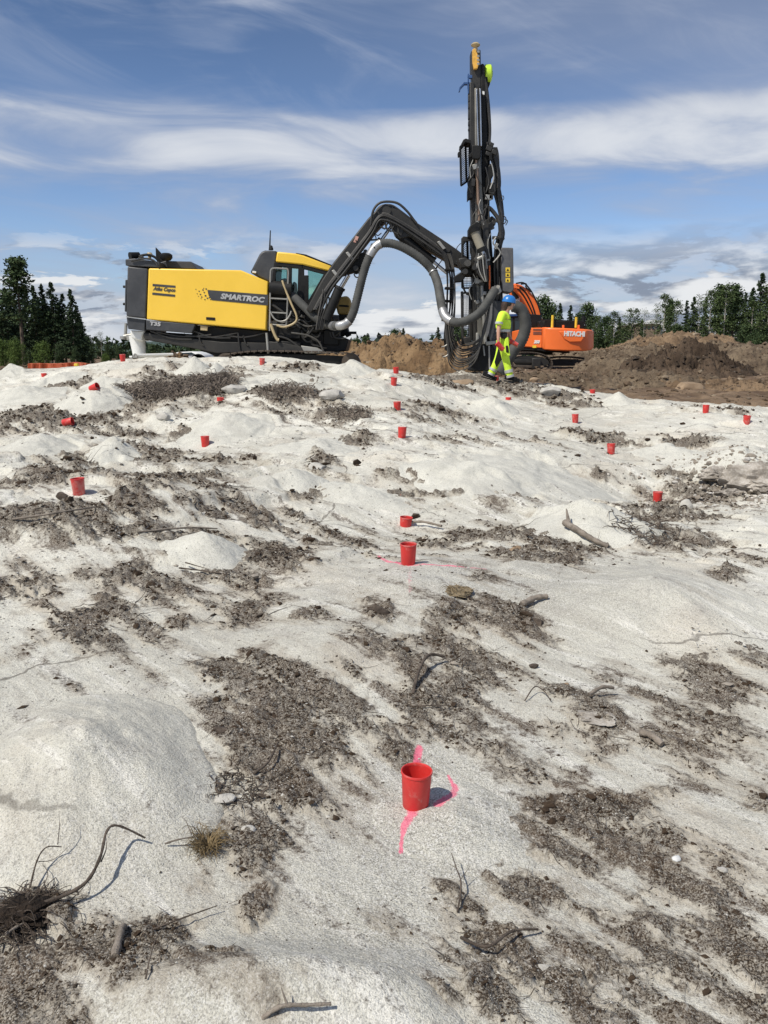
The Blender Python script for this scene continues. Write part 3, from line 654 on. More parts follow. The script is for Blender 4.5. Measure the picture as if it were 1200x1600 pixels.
# rubble along the broken ledge on the far right slope
lx, ly = gray(1150, 765); n_ = 2600; X = lx + rng.normal(0, .55, n_); Y = ly + rng.normal(-.1, .55, n_); S = np.clip(rng.lognormal(-4.5, .6, n_), .004, .05)
tag(scatter('ledge_rubble', ico_v, ico_f, X, Y, S, clod_mat('ledge_rubble_mat', (.16, .13, .10), (.34, .30, .25), (.55, .52, .47), .75), flat=.7), 'grey-brown rubble broken off the ledge', 'rubble', kind='stuff')
# twigs and fibres: thin bent three-sided rods
def twigs(name, n, y0, y1, lmin, lmax, rad, mat, label, dens):
    X, Y = sample(n, y0, y1, dens); n = len(X); Ls = rng.uniform(lmin, lmax, n) * np.clip(Y / 4, .5, 2.2); q = rng.uniform(0, 2 * np.pi, n); cv = rng.normal(0, .8, n)
    K = 5; t = np.linspace(-.5, .5, K)
    ang = q[:, None] + cv[:, None] * t[None]; px = X[:, None] + np.cumsum(np.cos(ang), 1) * Ls[:, None] / K; py = Y[:, None] + np.cumsum(np.sin(ang), 1) * Ls[:, None] / K
    pz = ht(px.ravel(), py.ravel()).reshape(px.shape) + (crumb(px, py, dsm(px, py))) + .004 + rng.uniform(0, .02, (n, 1)) * (1 + 2 * t[None] * rng.choice([-1, 1], (n, 1))) * np.clip(Ls[:, None] * 6, .2, 1)
    r = (rad * 1.15 * np.clip(Y / 3.2, .5, 3) * rng.uniform(.5, 1.3, n))[:, None] * (1 - .75 * (t[None] + .5))
    V = []
    for k in range(3):
        a = k * 2 * np.pi / 3; V.append(np.stack([px - np.sin(ang) * np.cos(a) * r, py + np.cos(ang) * np.cos(a) * r, pz + np.sin(a) * r], -1))
    V = np.stack(V, 2).reshape(n, K * 3, 3)
    bf = []
    for i in range(K - 1):
        for k in range(3): bf.append((i * 3 + k, i * 3 + (k + 1) % 3, (i + 1) * 3 + (k + 1) % 3, (i + 1) * 3 + k))
    bf = np.array(bf); Fc = bf[None] + (np.arange(n) * K * 3)[:, None, None]
    tag(npmesh(name, V.reshape(-1, 3), Fc.reshape(-1, 4), mat), label, 'twigs', kind='stuff')
twigs('twigs', 6500, 1.3, 16, .04, .20, .0016, M_root, 'thin dark twigs and root fibres mixed into the humus', lambda X, Y: sstep(.4, .9, dirt_m(X, Y)) * (1 - soil_m(X, Y)) * (1 - heapcov(X, Y)))
twigs('bark_shreds', 22000, 1.3, 14, .012, .05, .0020, M_clod, 'short bark shreds in the humus', lambda X, Y: sstep(.35, .8, dirt_m(X, Y)) * (1 - soil_m(X, Y)) * (1 - heapcov(X, Y)))
# soil clods on the brown ground
def d_soil(X, Y): return soil_m(X, Y) * sstep(-.3, .3, fbm(X * .8, Y * .8, 3, ox=7))
X, Y = sample(14000, 15.5, 60, d_soil); S = Y * np.clip(rng.lognormal(-6.5, .55, len(X)), .0008, .006)
M_sclod = clod_mat('soil_clods_mat', (.06, .042, .028), (.17, .12, .078), (.30, .24, .17), .94)
tag(scatter('soil_clods', ico_v, ico_f, X, Y, S, M_sclod), 'brown soil clods on the dug ground behind the crest', 'soil', kind='stuff')
# ------------------------------------------------------------------ rocks, each one a thing
M_ledge = wear('broken_ledge', (.27, .235, .195), .9, var=.4, dust=.9, dustc=(.60, .57, .51), scale=5, bump=1)
def rock(name, px, py, wpx, label, mat=None, hh=.6, rot=0, seed=0, Y=None, cat='rock', dep=.7):
    p = G(px, py)
    if Y: q_ = P(px, py, Y); p = Vector((q_.x, Y, gz(q_.x, Y)))
    r = wpx / 1271 * p.y / 2; rg = np.random.default_rng(seed + 5)
    import bmesh
    bm = bmesh.new(); bmesh.ops.create_icosphere(bm, subdivisions=4 if mat is M_ledge else 3, radius=1)
    pl = [(Vector(rg.normal(0, 1, 3)).normalized(), rg.uniform(.55, .85)) for _ in range(9)]
    for v in bm.verts:
        c = v.co.copy()
        for nrm, d in pl:
            k = c.dot(nrm)
            if k > d: c -= nrm * (k - d)
        c *= 1 + (.30 if mat is M_ledge else .10) * float(fbm(np.array([c.x * 2.2 + seed]), np.array([c.y * 2.2 + c.z * 3]), 5, .6)[0])
        v.co = Matrix.Rotation(rot, 3, 'Z') @ Vector((c.x * r, c.y * r * dep, c.z * r * hh))
    me = bpy.data.meshes.new(name); bm.to_mesh(me); bm.free(); me.polygons.foreach_set('use_smooth', [True] * len(me.polygons)); me.set_sharp_from_angle(angle=math.radians(28))
    o = link(name, me, mat or M_rock); o.location = (p.x, p.y, p.z + r * hh * .35); return tag(o, label, cat)
rock('stone', 350, 1250, 40, 'pale flat stone at the left edge of the dark humus above the dry grass tuft', seed=1, hh=.45)
rock('stone', 388, 1300, 28, 'small dusty stone in the humus right of the dry grass tuft', seed=2)
rock('stone', 1056, 1345, 22, 'small bright white stone in the dark litter at lower right', M_wfac, seed=3, rot=.8)
rock('stone', 852, 1516, 40, 'long pale stone lying in the litter at the bottom', seed=4, hh=.35, dep=.45, rot=-.2)
rock('stone', 1128, 1362, 20, 'small grey stone beside the bright white one', seed=5)
rock('stone', 805, 861, 24, 'dark rounded stone left of the grey log', M_brock, seed=6)
rock('stone', 834, 1043, 18, 'dark pebble alone on the pale rock right of the humus', M_root, seed=7)
rock('stone', 590, 960, 40, 'dark humus clod standing out above the central patch', M_root, seed=8, hh=.7)
rock('stone', 932, 1125, 75, 'flat grey slab beside the two bits of wood', M_ledge, seed=9, hh=.22, rot=-.3)
rock('stone', 838, 975, 26, 'dark clod stuck to the flat wood scrap', M_root, seed=10)
rock('stone', 883, 1072, 16, 'little brown stone above the grey slab', M_brock, seed=11)
rock('stone', 1073, 797, 26, 'pale wedge-shaped stone right of the lone cup', seed=12, hh=1.0, dep=.6)
rock('rock_slab', 497, 733, 30, 'tilted pale slab leaning over the dark hollow', seed=13, hh=.6)
rock('boulder', 1075, 588, 50, 'long ochre boulder in the dug soil below the dark heap', M_brock, seed=14, hh=.42, dep=.5, Y=24.2)
rock('boulder', 835, 596, 16, 'small boulder in the soil right of the walking worker', M_brock, seed=15)
rock('boulder', 612, 590, 9, 'white stone at the foot of the ochre heap', M_rock, seed=16)
rock('rock_slab', 1185, 762, 120, 'broken grey-brown ledge at the right edge', M_ledge, seed=17, hh=.5, dep=.5)
rock('rock_slab', 1140, 775, 50, 'smaller block broken off the grey-brown ledge', M_ledge, seed=18, hh=.35)
rock('rock_slab', 1120, 745, 70, 'rough broken rubble joining the grey-brown ledge on its lower side', M_ledge, seed=28, hh=.35)
rock('rock_slab', 1215, 768, 90, 'outer end of the broken ledge, partly out of view', M_ledge, seed=29, hh=.4)
rock('rock_slab', 365, 612, 40, 'left block of the white rock ledge beside the root hollow', seed=19, hh=.55)
rock('rock_slab', 520, 622, 44, 'right block of the white rock ledge beyond the hollow', seed=20, hh=.45)
rock('rock_slab', 258, 655, 26, 'white angular block below the root hollow', seed=21, hh=.6)
rock('rock_slab', 860, 616, 46, 'cracked pale slab at the edge of the brown soil', seed=22, hh=.4)
rock('rock_slab', 720, 600, 40, 'dark cracked slab at the foot of the mast', M_brock, seed=23, hh=.35)
rock('stone', 345, 1145, 30, 'dark clod at the left rim of the humus patch', M_root, seed=24)
rock('stone', 97, 780, 20, 'round dark clod on the humus band left of the cup', M_root, seed=25, hh=.9)
# ------------------------------------------------------------------ branches, roots and logs, each one a thing
def branch(name, pts, r0, r1, label, mat=M_root, kids=(), cat='branch', wob=.15):
    """pts: (column, row, height above ground)"""
    g = [G(a, b, h) for a, b, h in pts]; c = crv(g, 6); n = len(c)
    base = G(pts[0][0], pts[0][1])
    e = empty(name, base, label, cat)
    rr = [(r0 + (r1 - r0) * i / (n - 1)) * (1 + wob * math.sin(i * 1.9 + r0 * 900)) for i in range(n)]
    MB().tube(c, rr, 7).build('stem', mat, e, smooth=60)
    for kp, kr in kids:
        MB().tube(crv([G(a, b, h) for a, b, h in kp], 5), [kr * (1 - .8 * i / (5 * (len(kp) - 1))) for i in range(5 * (len(kp) - 1) + 1)], 5).build('side_twig', mat, e, smooth=60)
    return e
branch('root', [(-20,1430,.03),(60,1430,.035),(130,1408,.05),(158,1375,.07),(170,1340,.09),(188,1327,.08),(228,1323,.03)], .0065, .003, 'long curved dark root arching over the pale dust heap', kids=[([(160,1375,.06),(168,1360,.07),(170,1350,.09)], .0025)])
branch('twig', [(48,1395,.02),(60,1368,.05),(75,1352,.06),(98,1342,.04)], .003, .0015, 'thin forked twig above the root clump at lower left', kids=[([(92,1343,.05),(96,1325,.08),(95,1308,.09)], .0015), ([(62,1365,.04),(85,1352,.02),(110,1330,.02)], .0015)])
branch('twig', [(10,1475,.03),(30,1462,.03),(48,1448,.02)], .005, .003, 'short pale twig beside the root clump', M_wood)
branch('stick', [(180,1500,.01),(190,1470,.03),(194,1458,.02)], .012, .009, 'short stubby grey stick standing in the litter', M_wood)
branch('twig', [(258,1325,.015),(280,1325,.03),(310,1320,.03)], .0035, .002, 'light twig pointing left out of the dry grass tuft', M_wood, kids=[([(300,1318,.03),(292,1302,.04),(284,1292,.04)], .002)])
branch('log', [(882,826,.05),(905,840,.05),(925,850,.04),(950,858,.02)], .028, .018, 'weathered grey log lying across the humus on the right', M_wood, cat='log', wob=.08, kids=[([(888,828,.06),(884,820,.13)], .02)])
branch('stick', [(645,1088,.01),(655,1062,.05),(670,1042,.06),(694,1038,.04)], .008, .007, 'dark forked stick on the central humus patch', kids=[([(655,1062,.05),(650,1072,.03),(638,1078,.01)], .007)])
branch('stick', [(1000,1152,.02),(1015,1158,.03),(1034,1170,.02)], .016, .014, 'split piece of brown wood right of the grey slab', M_wood)
branch('stick', [(920,1095,.03),(940,1090,.05),(958,1088,.04)], .009, .008, 'short wood scrap lying on the grey slab', M_wood)
branch('wood_scrap', [(815,950,.02),(835,942,.03),(855,937,.02)], .020, .014, 'flat weathered wood scrap right of the sand-coloured clump', M_wood, cat='wood')
branch('stick', [(410,1597,.01),(440,1590,.03),(480,1588,.03),(518,1586,.03)], .0055, .004, 'smooth brown stick at the bottom edge', M_wood, kids=[([(450,1590,.03),(440,1578,.06)], .004)])
branch('twig', [(228,1535,.01),(235,1515,.03),(245,1495,.05),(256,1482,.06)], .0025, .001, 'wiry black twig at the rim of the pale rock dome', kids=[([(236,1514,.03),(255,1508,.02)], .0014), ([(246,1495,.04),(262,1505,.02)], .0012)])
branch('twig', [(715,1430,.01),(720,1400,.04),(712,1378,.05),(705,1360,.06)], .003, .0012, 'upright forked twig in the litter below the nearest cup', kids=[([(718,1395,.04),(735,1375,.05)], .0015), ([(714,1380,.05),(700,1372,.05)], .0015)])
branch('twig', [(820,1098,.01),(835,1086,.04),(850,1090,.03),(860,1098,.01)], .003, .002, 'thin curved twig left of the grey slab')
branch('twig', [(395,1218,.02),(420,1205,.04),(435,1178,.05)], .006, .003, 'dark stick in the middle of the big humus patch')
branch('twig', [(280,892,.02),(310,900,.04),(345,905,.04)], .006, .004, 'pair of crossed sticks below the twin-topped heap', kids=[([(290,888,.04),(330,902,.05)], .005)])
branch('twig', [(20,818,.03),(90,812,.05),(150,800,.04)], .010, .005, 'long thin stick on the dark humus band', M_wood)
branch('twig', [(215,838,.03),(290,835,.05),(340,832,.03)], .009, .005, 'second thin stick on the humus band, nearer the twin-topped heap', M_wood)
branch('stick', [(640,822,.03),(660,824,.05),(690,829,.04)], .012, .01, 'stick leaning against the half buried cup', M_wood)
branch('twig', [(640,1110,.02),(700,1112,.03)], .003, .002, 'fine straight twig in the central litter')
branch('twig', [(720,1475,.02),(760,1500,.04),(800,1475,.04),(840,1462,.02)], .005, .003, 'long dark twig crossing the lower litter')
branch('twig', [(240,1462,.02),(290,1448,.03),(340,1430,.03)], .003, .0015, 'long fine twig lying below the dry grass tuft')
# root clump at the lower left, dry grass tuft
M_dry = wear('dry_roots', (.15, .12, .095), .85, var=.45, dust=.4, dustc=(.34, .31, .27), scale=6, bump=.4)
def clump(name, px, py, r, n, h, mat, label, cat, rad=.0018, part='root_fibre', up=.5, lk=1.0):
    b = G(px, py); e = empty(name, b, label, cat); m_ = MB(); rg = random.Random(px)
    tang = mat is not M_straw; k_ = .6 if lk == 1 and not tang else 1.0
    aa = [rg.uniform(0, 6.28) for _ in range(n)]; qq = [r * math.sqrt(rg.random()) if tang else rg.uniform(0, r) for _ in range(n)]
    sx = np.array([b.x + math.cos(a) * q * k_ for a, q in zip(aa, qq)]); sy = np.array([b.y + math.sin(a) * q * k_ for a, q in zip(aa, qq)]); sz = ht(sx, sy)
    for i in range(n):
        a, q = aa[i], qq[i]; s = Vector((sx[i], sy[i], (sz[i] if tang else b.z) + rg.uniform(-.01, h * .8 if tang else h * .35) * (1.25 - q / r)))
        a = rg.uniform(0, 6.28) if tang else a + rg.uniform(-.8, .8); l = rg.uniform(.4, 1.2) * r * lk; u = rg.uniform(-.2, up) * (.45 if mat is M_root else 1.3 if mat is M_dry else 1)
        p1 = s + Vector((math.cos(a) * l * .5, math.sin(a) * l * .5, l * u + (h * .1 if tang else h * .25))); b_2 = a + rg.uniform(-1.2, 1.2); p2 = p1 + Vector((math.cos(b_2) * l * .5, math.sin(b_2) * l * .5, -l * .2 + rg.uniform(-.3, .5) * l * up))
        m_.tube(crv([s, p1, p2], 3), [rad, rad, rad * .9, rad * .8, rad * .7, rad * .5, rad * .3], 3, False)
    o = m_.build(part, mat, e, smooth=60); tag(o, kind='stuff'); return e, b
e, b_ = clump('root_clump', 38, 1435, .10, 420, .045, M_root, 'black tangle of roots and peat at the lower left', 'root clump')
import bmesh
def blob(name, c, s, mat, parent, seed=0):
    bm = bmesh.new(); bmesh.ops.create_icosphere(bm, subdivisions=4, radius=1)
    for v in bm.verts:
        d = v.co; k = 1 + .25 * float(fbm(np.array([d.x * 2 + seed]), np.array([d.y * 2 + d.z * 3]), 4, .6)[0]) * 1.6
        v.co = Vector((d.x * s[0], d.y * s[1], d.z * s[2])) * k
    me = bpy.data.meshes.new(name); bm.to_mesh(me); bm.free(); o = link(name, me, mat, parent); o.location = Vector(c) - (wloc(parent) if parent else Vector()); return o
M_peat = soil_mat('peat', (.02, .014, .010), (.05, .036, .026), (.012, .009, .007))
blob('peat_core', b_ + Vector((0, 0, .012)), (.085, .07, .035), M_peat, e, 1)
clump('grass_tuft', 325, 1325, .06, 260, .04, M_straw, 'tuft of dry straw-coloured grass at the rim of the humus', 'grass tuft', .0012, 'grass_blade', .75)
clump('root_clump', 310, 612, .62, 1500, .20, M_dry, 'big heap of dead grey roots in the hollow left of the white ledge', 'root clump', .007, lk=.35)
clump('root_clump', 235, 615, .5, 800, .12, M_dry, 'lower heap of dead roots left of the big one', 'root clump', .007, lk=.35)
clump('root_clump', 450, 616, .42, 500, .14, M_dry, 'dry roots sticking out under the white ledge', 'root clump', .006, lk=.4)
clump('root_clump', 545, 648, .33, 320, .09, M_dry, 'dry roots left of the second row of cups', 'root clump', .005, lk=.4)
clump('root_clump', 430, 872, .20, 190, .04, M_root, 'black roots and bark right of the twin-topped heap', 'root clump', .003, lk=.5)
clump('root_clump', 380, 1230, .11, 160, .03, M_root, 'black roots in the humus beside the pale flat stone', 'root clump', .0022, lk=.6)
clump('root_clump', 1010, 832, .28, 200, .04, M_root, 'thin roots beside the dust heap with the log', 'root clump', .004, lk=.5)
o = clump('sand_clump', 715, 925, .09, 60, .02, M_straw, 'flat sand-coloured clump right of the second cup', 'sod', .002, 'grass_blade')
blob('sod', o[1] + Vector((0, 0, .004)), (.085, .11, .015), soil_mat('ochre_sod', (.26, .20, .12), (.36, .29, .19), (.16, .12, .07)), o[0], 3)
# ------------------------------------------------------------------ red plastic hole cups
R_, H_ = .0545, .138
def cup_mesh():
    prof = [(.0, .0), (R_ * .80, .0), (R_ * .84, .004), (R_ * .97, H_ * .93), (R_ * .93, H_ * .93), (R_ * .80, .008), (.0, .008)]
    rim = [(R_ * .92, H_ * .925), (R_ * .975, H_ * .925), (R_ * 1.02, H_ * .945), (R_ * 1.02, H_ * .985), (R_, H_), (R_ * .95, H_), (R_ * .92, H_ * .985), (R_ * .92, H_ * .925)]
    return prof, rim
CUPM = None
def cup(px, py, label, sink=0.0, tilt=(0, 0), s=1.0, grp='red cups marking the drill holes'):
    global CUPM
    g = G(px, py); e = empty('hole_cup', (0, 0, 0), label, 'cup', grp)
    if CUPM is None:
        pr, rm = cup_mesh(); a = MB().lathe(pr, (0, 0, 0), 40).build('wall', M_red, e, smooth=40); b2 = MB().lathe(rm, (0, 0, 0), 40).build('rim', M_red, e, smooth=40)
        CUPM = (a.data, b2.data)
    else:
        for nm, me in zip(('wall', 'rim'), CUPM):
            o = bpy.data.objects.new(nm, me); col.objects.link(o); o.parent = e
    e.location = g + Vector((0, R_ * .8, -sink)); rt = random.Random(px); e.rotation_euler = (tilt[0] + rt.uniform(-.07, .07), tilt[1] + rt.uniform(-.07, .07), rt.uniform(0, 6) if abs(tilt[1]) < .5 else 0); e.scale = (s, s, s)
    return e
C_ = [(650,1270,'nearest red cup, standing in pink paint with its shadow to the right',.0,(.02,.01)),
 (638,884,'red cup on a pink cross line, second along the central row',.0,(.0,.03)),
 (633,824,'half buried red cup just behind the one on the pink line',.055,(0,0)),
 (632,776,'red cup almost hidden behind a dark ridge in the central row',.125,(0,0)),
 (628,685,'red cup in the central row beside a small hollow, above the low bank',.0,(0,0)),
 (621,643,'red cup in the central row beside the dry roots',.0,(.0,.0)),
 (615,603,'red cup in the central row, second from the ochre heap',.0,(0,0)),
 (619,584,'red cup nearest the foot of the ochre heap',.02,(0,0)),
 (776,598,'dark red cup between the feet of the walking worker',.0,(0,0)),
 (795,625,'almost buried red cup on the slope below the worker',.09,(0,0)),
 (121,775,'red cup on the pale rock above the dark humus band',.0,(0,0)),
 (320,699,'red cup casting a long shadow right of the sharp dust cone',.0,(0,0)),
 (343,628,'red cup half sunk beside the white rock ledge',.07,(0,0)),
 (97,669,'red cup lying in the brown humus on the left',-.07,(.1,1.35)),
 (140,611,'tipped red cup lying on a dust heap',-.03,(.25,1.25)),
 (68,588,'low red cup half sunk near the orange netting',.08,(0,0)),
 (191,565,'red cup on the crest by the white jack of the rig',.0,(0,0)),
 (409,571,'red cup in front of the crawler track',.0,(0,0)),
 (900,661,'red cup on open pale ground below the cracked slab',.0,(0,0)),
 (956,711,'red cup beside a dark humus patch, with a bright bank below',.0,(0,0)),
 (1029,788,'red cup with the pale wedge stone to its right',.0,(0,-.02)),
 (1104,646,'red cup near the soil edge, left one of the far right pair',.0,(0,0)),
 (1168,664,'red cup at the far right, the one closer to the broken ledge',.0,(0,0)),
 (927,615,'low red cup by the grey cone at the soil edge',.06,(0,0))]
for c in C_: cup(*c)
# ------------------------------------------------------------------ lettering
def letters(text, a, b, Y, mat, parent, name='lettering', bold=.0, shear=0.0, xs=None, depth=.006, h=None):
    """a, b: world points of the lower left and lower right corner of the line; the text faces the camera side"""
    cu = bpy.data.curves.new('t', 'FONT'); cu.body = text; cu.offset = bold; cu.shear = shear; cu.extrude = .002; cu.resolution_u = 3
    t = bpy.data.objects.new('t', cu); col.objects.link(t); bpy.context.view_layer.update()
    me = bpy.data.meshes.new_from_object(t.evaluated_get(bpy.context.evaluated_depsgraph_get())); bpy.data.objects.remove(t)
    co = np.empty(len(me.vertices) * 3); me.vertices.foreach_get('co', co); co = co.reshape(-1, 3)
    x0, x1 = co[:, 0].min(), co[:, 0].max(); y0, y1 = co[:, 1].min(), co[:, 1].max()
    a = Vector(a); b = Vector(b); ax = b - a; L = ax.length; dirx = ax.normalized(); upv = Vector((0, 0, 1)); upv = (upv - dirx * upv.dot(dirx)).normalized()
    nrm = upv.cross(dirx) * -1    # points away from the camera
    out = []
    for x, y, z in co:
        p = a + dirx * ((x - x0) / (x1 - x0) * L) + upv * ((y - y0) / (y1 - y0) * h) - nrm * 0
        n_ = dirx.cross(upv)      # towards the camera
        out.append(p + n_ * (z / .002 * depth / 2 + depth / 2))
    org = wloc(parent)
    me.vertices.foreach_set('co', np.array([(p - org)[:] for p in out]).ravel()); me.update()
    me.name = name; me.materials.clear(); return link(name, me, mat, parent)
# ------------------------------------------------------------------ crawler drill rig
YR = 20.5; YB = 22.7
base = P(380, 575, 21.4)
rig = empty('drill_rig', base, 'yellow and charcoal crawler drill rig with raised boom and tall drill mast', 'drill rig')
def pr(name, pts, Y0, Y1, mat, parent=rig, bevel=.015, **k):
    return MB().prism(pts, Y0, Y1).build(name, mat, parent, bevel=bevel, **k)
# engine hood
hood = pr('engine_hood', [(232,419),(376,422),(419,440),(416,516),(229,499)], YR, YB, M_yel, bevel=.03)
bar1 = pr('emblem_bar', [(238.5,443.5),(274,446.3),(274,449.6),(238.3,447)], YR - .008, YR + .02, M_char, hood, 0)
bar2 = pr('emblem_bar', [(238,457),(273.4,460.4),(273.3,463.8),(237.8,460.4)], YR - .008, YR + .02, M_char, hood, 0)
letters('Atlas Copco', P(239, 455.4, YR - .003), P(274, 458.2, YR - .003), YR, M_char, hood, bold=.035, shear=.35, h=.118)
band = pr('name_band', [(324,453),(419.2,460.5),(418.6,477.3),(331,469),(326,462)], YR - .008, YR + .02, M_char, hood, 0)
letters('SMARTROC', P(344.5, 467, YR - .009), P(413.6, 473.2, YR - .009), YR, M_glabel, hood, bold=.05, shear=.2, h=.135)
for i, (x, y, s_) in enumerate([(306,452,1.3),(311,455,1.8),(308,459,1.3),(313,460,2.2),(317,453,2.2),(319,457,2),(315,464,2),(321,462,2.6),(320,468,1.8),(324,466,2.4),(318,450.5,1.3),(327,465,2),(329,468,1.8),(310,463,1.2),(322,451.5,2.2),(314,466.5,1.1)]):
    MB().prism([(x - s_ / 2, y - s_ / 2.3), (x + s_ / 2, y - s_ / 3), (x + s_ / 2.2, y + s_ / 2.2), (x - s_ / 2.4, y + s_ / 2.6)], YR - .007, YR + .02).build('emblem_fleck', M_char, hood)
pr('latch', [(322,495.3),(336,496.3),(336,500.8),(322,499.6)], YR - .012, YR + .02, M_black, hood, .004)
# rear cabinet and skirts
cabn = pr('rear_cabinet', [(199,416),(231,419.5),(227.5,497.5),(197,494)], YR + .02, YB, M_char, bevel=.03)
pr('side_strip', [(195.5,437),(199,437),(197.5,487),(194.5,487)], YR + .1, YR + .5, M_char, cabn)
pr('cabinet_edge', [(197,494.2),(227.5,497.7),(227.4,499),(197,495.5)], YR, YR + .1, M_alu, cabn, 0)
for yy in (448, 475):
    o = MB(); o.cyl(P(196, yy, YR + .2), P(192.5, yy, YR + .2), .03, seg=8); o.build('latch_knob', M_black, cabn)
pr('lower_cabinet', [(197.5,495.8),(227,499.5),(226,517),(200,514)], YR + .05, YB - .1, M_char)
sk = pr('side_skirt', [(228,500),(305,507),(299.5,521),(228,515)], YR + .01, YR + .35, M_char)
letters('T35', P(234, 508.3, YR + .004), P(251, 510, YR + .004), YR, M_glabel, sk, bold=.05, shear=.1, h=.095)
td = pr('top_deck', [(195.5,405),(210,403.6),(249,409),(249,418),(196,415)], YR + .02, YB - .1, M_char, bevel=.02)
pr('hood_vent', [(250,410),(258,407.5),(298,408.5),(308.5,420.5),(250,418)], YR + .55, YB - .3, M_char, bevel=.02)
MB().prism([(243,386.5),(257,401.5),(263,408),(250,409),(243.8,406)], YR + .6, YR + .68).build('sun_shield', M_black, rig)
m_ = MB(); m_.lathe([(0, .0), (.10, 0), (.15, .06), (.15, .13), (.09, .17), (0, .17)], P(260, 407, YR + .4), 16); m_.build('air_intake', M_black, rig, smooth=50)
m_ = MB(); c = P(234, 406, YR + .5); m_.cyl(c, c + Vector((0, 0, .14)), .04); m_.cyl(c + Vector((0, 0, .12)), c + Vector((0, 0, .17)), .08, .05); m_.build('filler_cap', M_tan, rig)
m_ = MB(); c = P(210, 402, YR + .4)
m_.cyl(c + Vector((-.08, -.1, .02)), c + Vector((.1, .06, .06)), .09, .07, 12); m_.cyl(c + Vector((.1, .0, -.04)), c + Vector((.22, .0, .0)), .05); m_.tube(crv([c + Vector((.1, 0, .02)), c + Vector((.3, 0, .06)), c + Vector((.5, 0, .0)), c + Vector((.62, 0, -.15))]), .03); m_.box(c + Vector((.0, .1, -.06)), (.3, .2, .06)); m_.build('work_lamp', M_black, rig, smooth=40)
m_ = MB(); m_.tube(pc([(205,408),(225,404),(240,407),(246,415)], YR - .02, 5), .022, 6); m_.build('hose', M_rubber, rig, smooth=60)
# chassis under the hood
ch = MB(); ch.prism([(226,517),(300,522),(306,508),(416,517),(440,522),(520,520),(545,530),(540,548),(440,560),(345,560),(310,546),(226,531)], YR + .25, YB - .2); ch.build('chassis', M_black, rig, bevel=.02)
pr('frame_beam', [(224,520),(345,534),(440,536),(440,548),(340,552),(300,544),(226,530)], YR + .12, YR + .22, M_boom)
for i, (a, b, r) in enumerate([((235,517),(300,530),.022),((245,519),(330,523),.02),((290,524),(372,520),.018),((300,516),(360,528),.02),((350,524),(415,520),.02),((372,520),(376,552),.022),((380,524),(388,540),.02),((310,522),(318,540),.02)]):
    m_ = MB(); mid_ = ((a[0] + b[0]) / 2, (a[1] + b[1]) / 2 + 5); m_.tube(pc([a, mid_, b], YR + .1, 6), r, 6); m_.build('hose', M_rubber, rig, smooth=60)
m_ = MB(); m_.prism([(313,509),(324,510),(324,517),(313,516)], YR + .06, YR + .14); m_.build('side_lamp', M_tan, rig, bevel=.01)
# rear jack
jk = MB(); jk.prism([(203,516),(227,517),(222,525),(221,533),(205,528)], YR + .2, YR + .9); jk.build('jack_bracket', M_white, rig, bevel=.03)
jk = MB(); jk.cyl(P(214, 524, YR + .5), P(218, 556, YR + .5), .20, .155, 20); jk.build('jack_leg', M_white, rig, smooth=50)
jk = MB(); c = P(217.5, 556, YR + .5); jk.lathe([(0, 0), (.24, 0), (.24, -.04), (0, -.04)], c, 20); jk.build('jack_foot', M_white, rig, smooth=50)
tw = MB(); tw.cyl(P(194, 526, YR + .8), P(206, 524, YR + .8), .06); tw.cyl(P(193, 526, YR + .8), P(192.5, 530, YR + .8), .09, seg=10); tw.cyl(P(203, 523, YR + .6), P(204, 531, YR + .6), .09); tw.cyl(P(197, 505, YR + .8), P(196, 522, YR + .8), .04); tw.build('tow_hitch', M_alu, rig, smooth=40)
# crawler tracks
def track(Yn, Yf, pts, name='crawler_track', mat=M_rust, parent=rig, npad=46, padh=.035, shift=None):
    """pts: closed outline of the track run"""
    w_ = [P(a, b, Yn) for a, b in pts]; w_.append(w_[0]); c = crv(w_, 8)
    L = [0]
    for i in range(1, len(c)): L.append(L[-1] + (c[i] - c[i - 1]).length)
    fr_ = pr('track_frame', [(sum(p[0] for p in pts) / len(pts) + (a - sum(p[0] for p in pts) / len(pts)) * .93, sum(p[1] for p in pts) / len(pts) + (b - sum(p[1] for p in pts) / len(pts)) * .72) for a, b in pts], Yn + .1, Yf - .1, M_black, parent, 0)
    t = MB()
    for k in range(npad):
        s = L[-1] * k / npad; i = min(len(L) - 1, max(1, int(np.searchsorted(L, s)))); q = (s - L[i - 1]) / max(L[i] - L[i - 1], 1e-6); p = c[i - 1].lerp(c[i], q); d = (c[i] - c[i - 1]).normalized()
        R = Matrix(((d.x, 0, -d.z), (0, 1, 0), (d.z, 0, d.x)))
        t.box(Vector((p.x, (Yn + Yf) / 2, p.z)), (L[-1] / npad * .86, Yf - Yn, padh), R)
        nn = Vector((-d.z, 0, d.x)); t.box(Vector((p.x, (Yn + Yf) / 2, p.z)) - nn * padh * .8, (.03, Yf - Yn - .02, padh), R)
    return t.build(name, mat, parent, smooth=0)
trk = [(336,562),(352,554),(400,548.5),(470,549),(525,551),(548,553),(560,562),(562,572),(552,583),(500,588),(420,590),(350,584)]
track(YR - .15, YR + .33, trk); track(YB - .4, YB + .1, trk)
for x in (352, 548):
    m_ = MB(); c = P(x, 566, YR - .13); m_.cyl(c, c + Vector((0, .44, 0)), .22, seg=20); m_.build('drive_wheel', M_rust, rig, smooth=40)
pr('track_guard', [(415,533),(440,535),(500,548),(500,551),(420,548)], YR - .05, YR + .3, M_boom)
pr('step_plate', [(470,540),(495,543),(512,552),(476,552)], YR - .1, YR + .2, M_alu, bevel=.01)
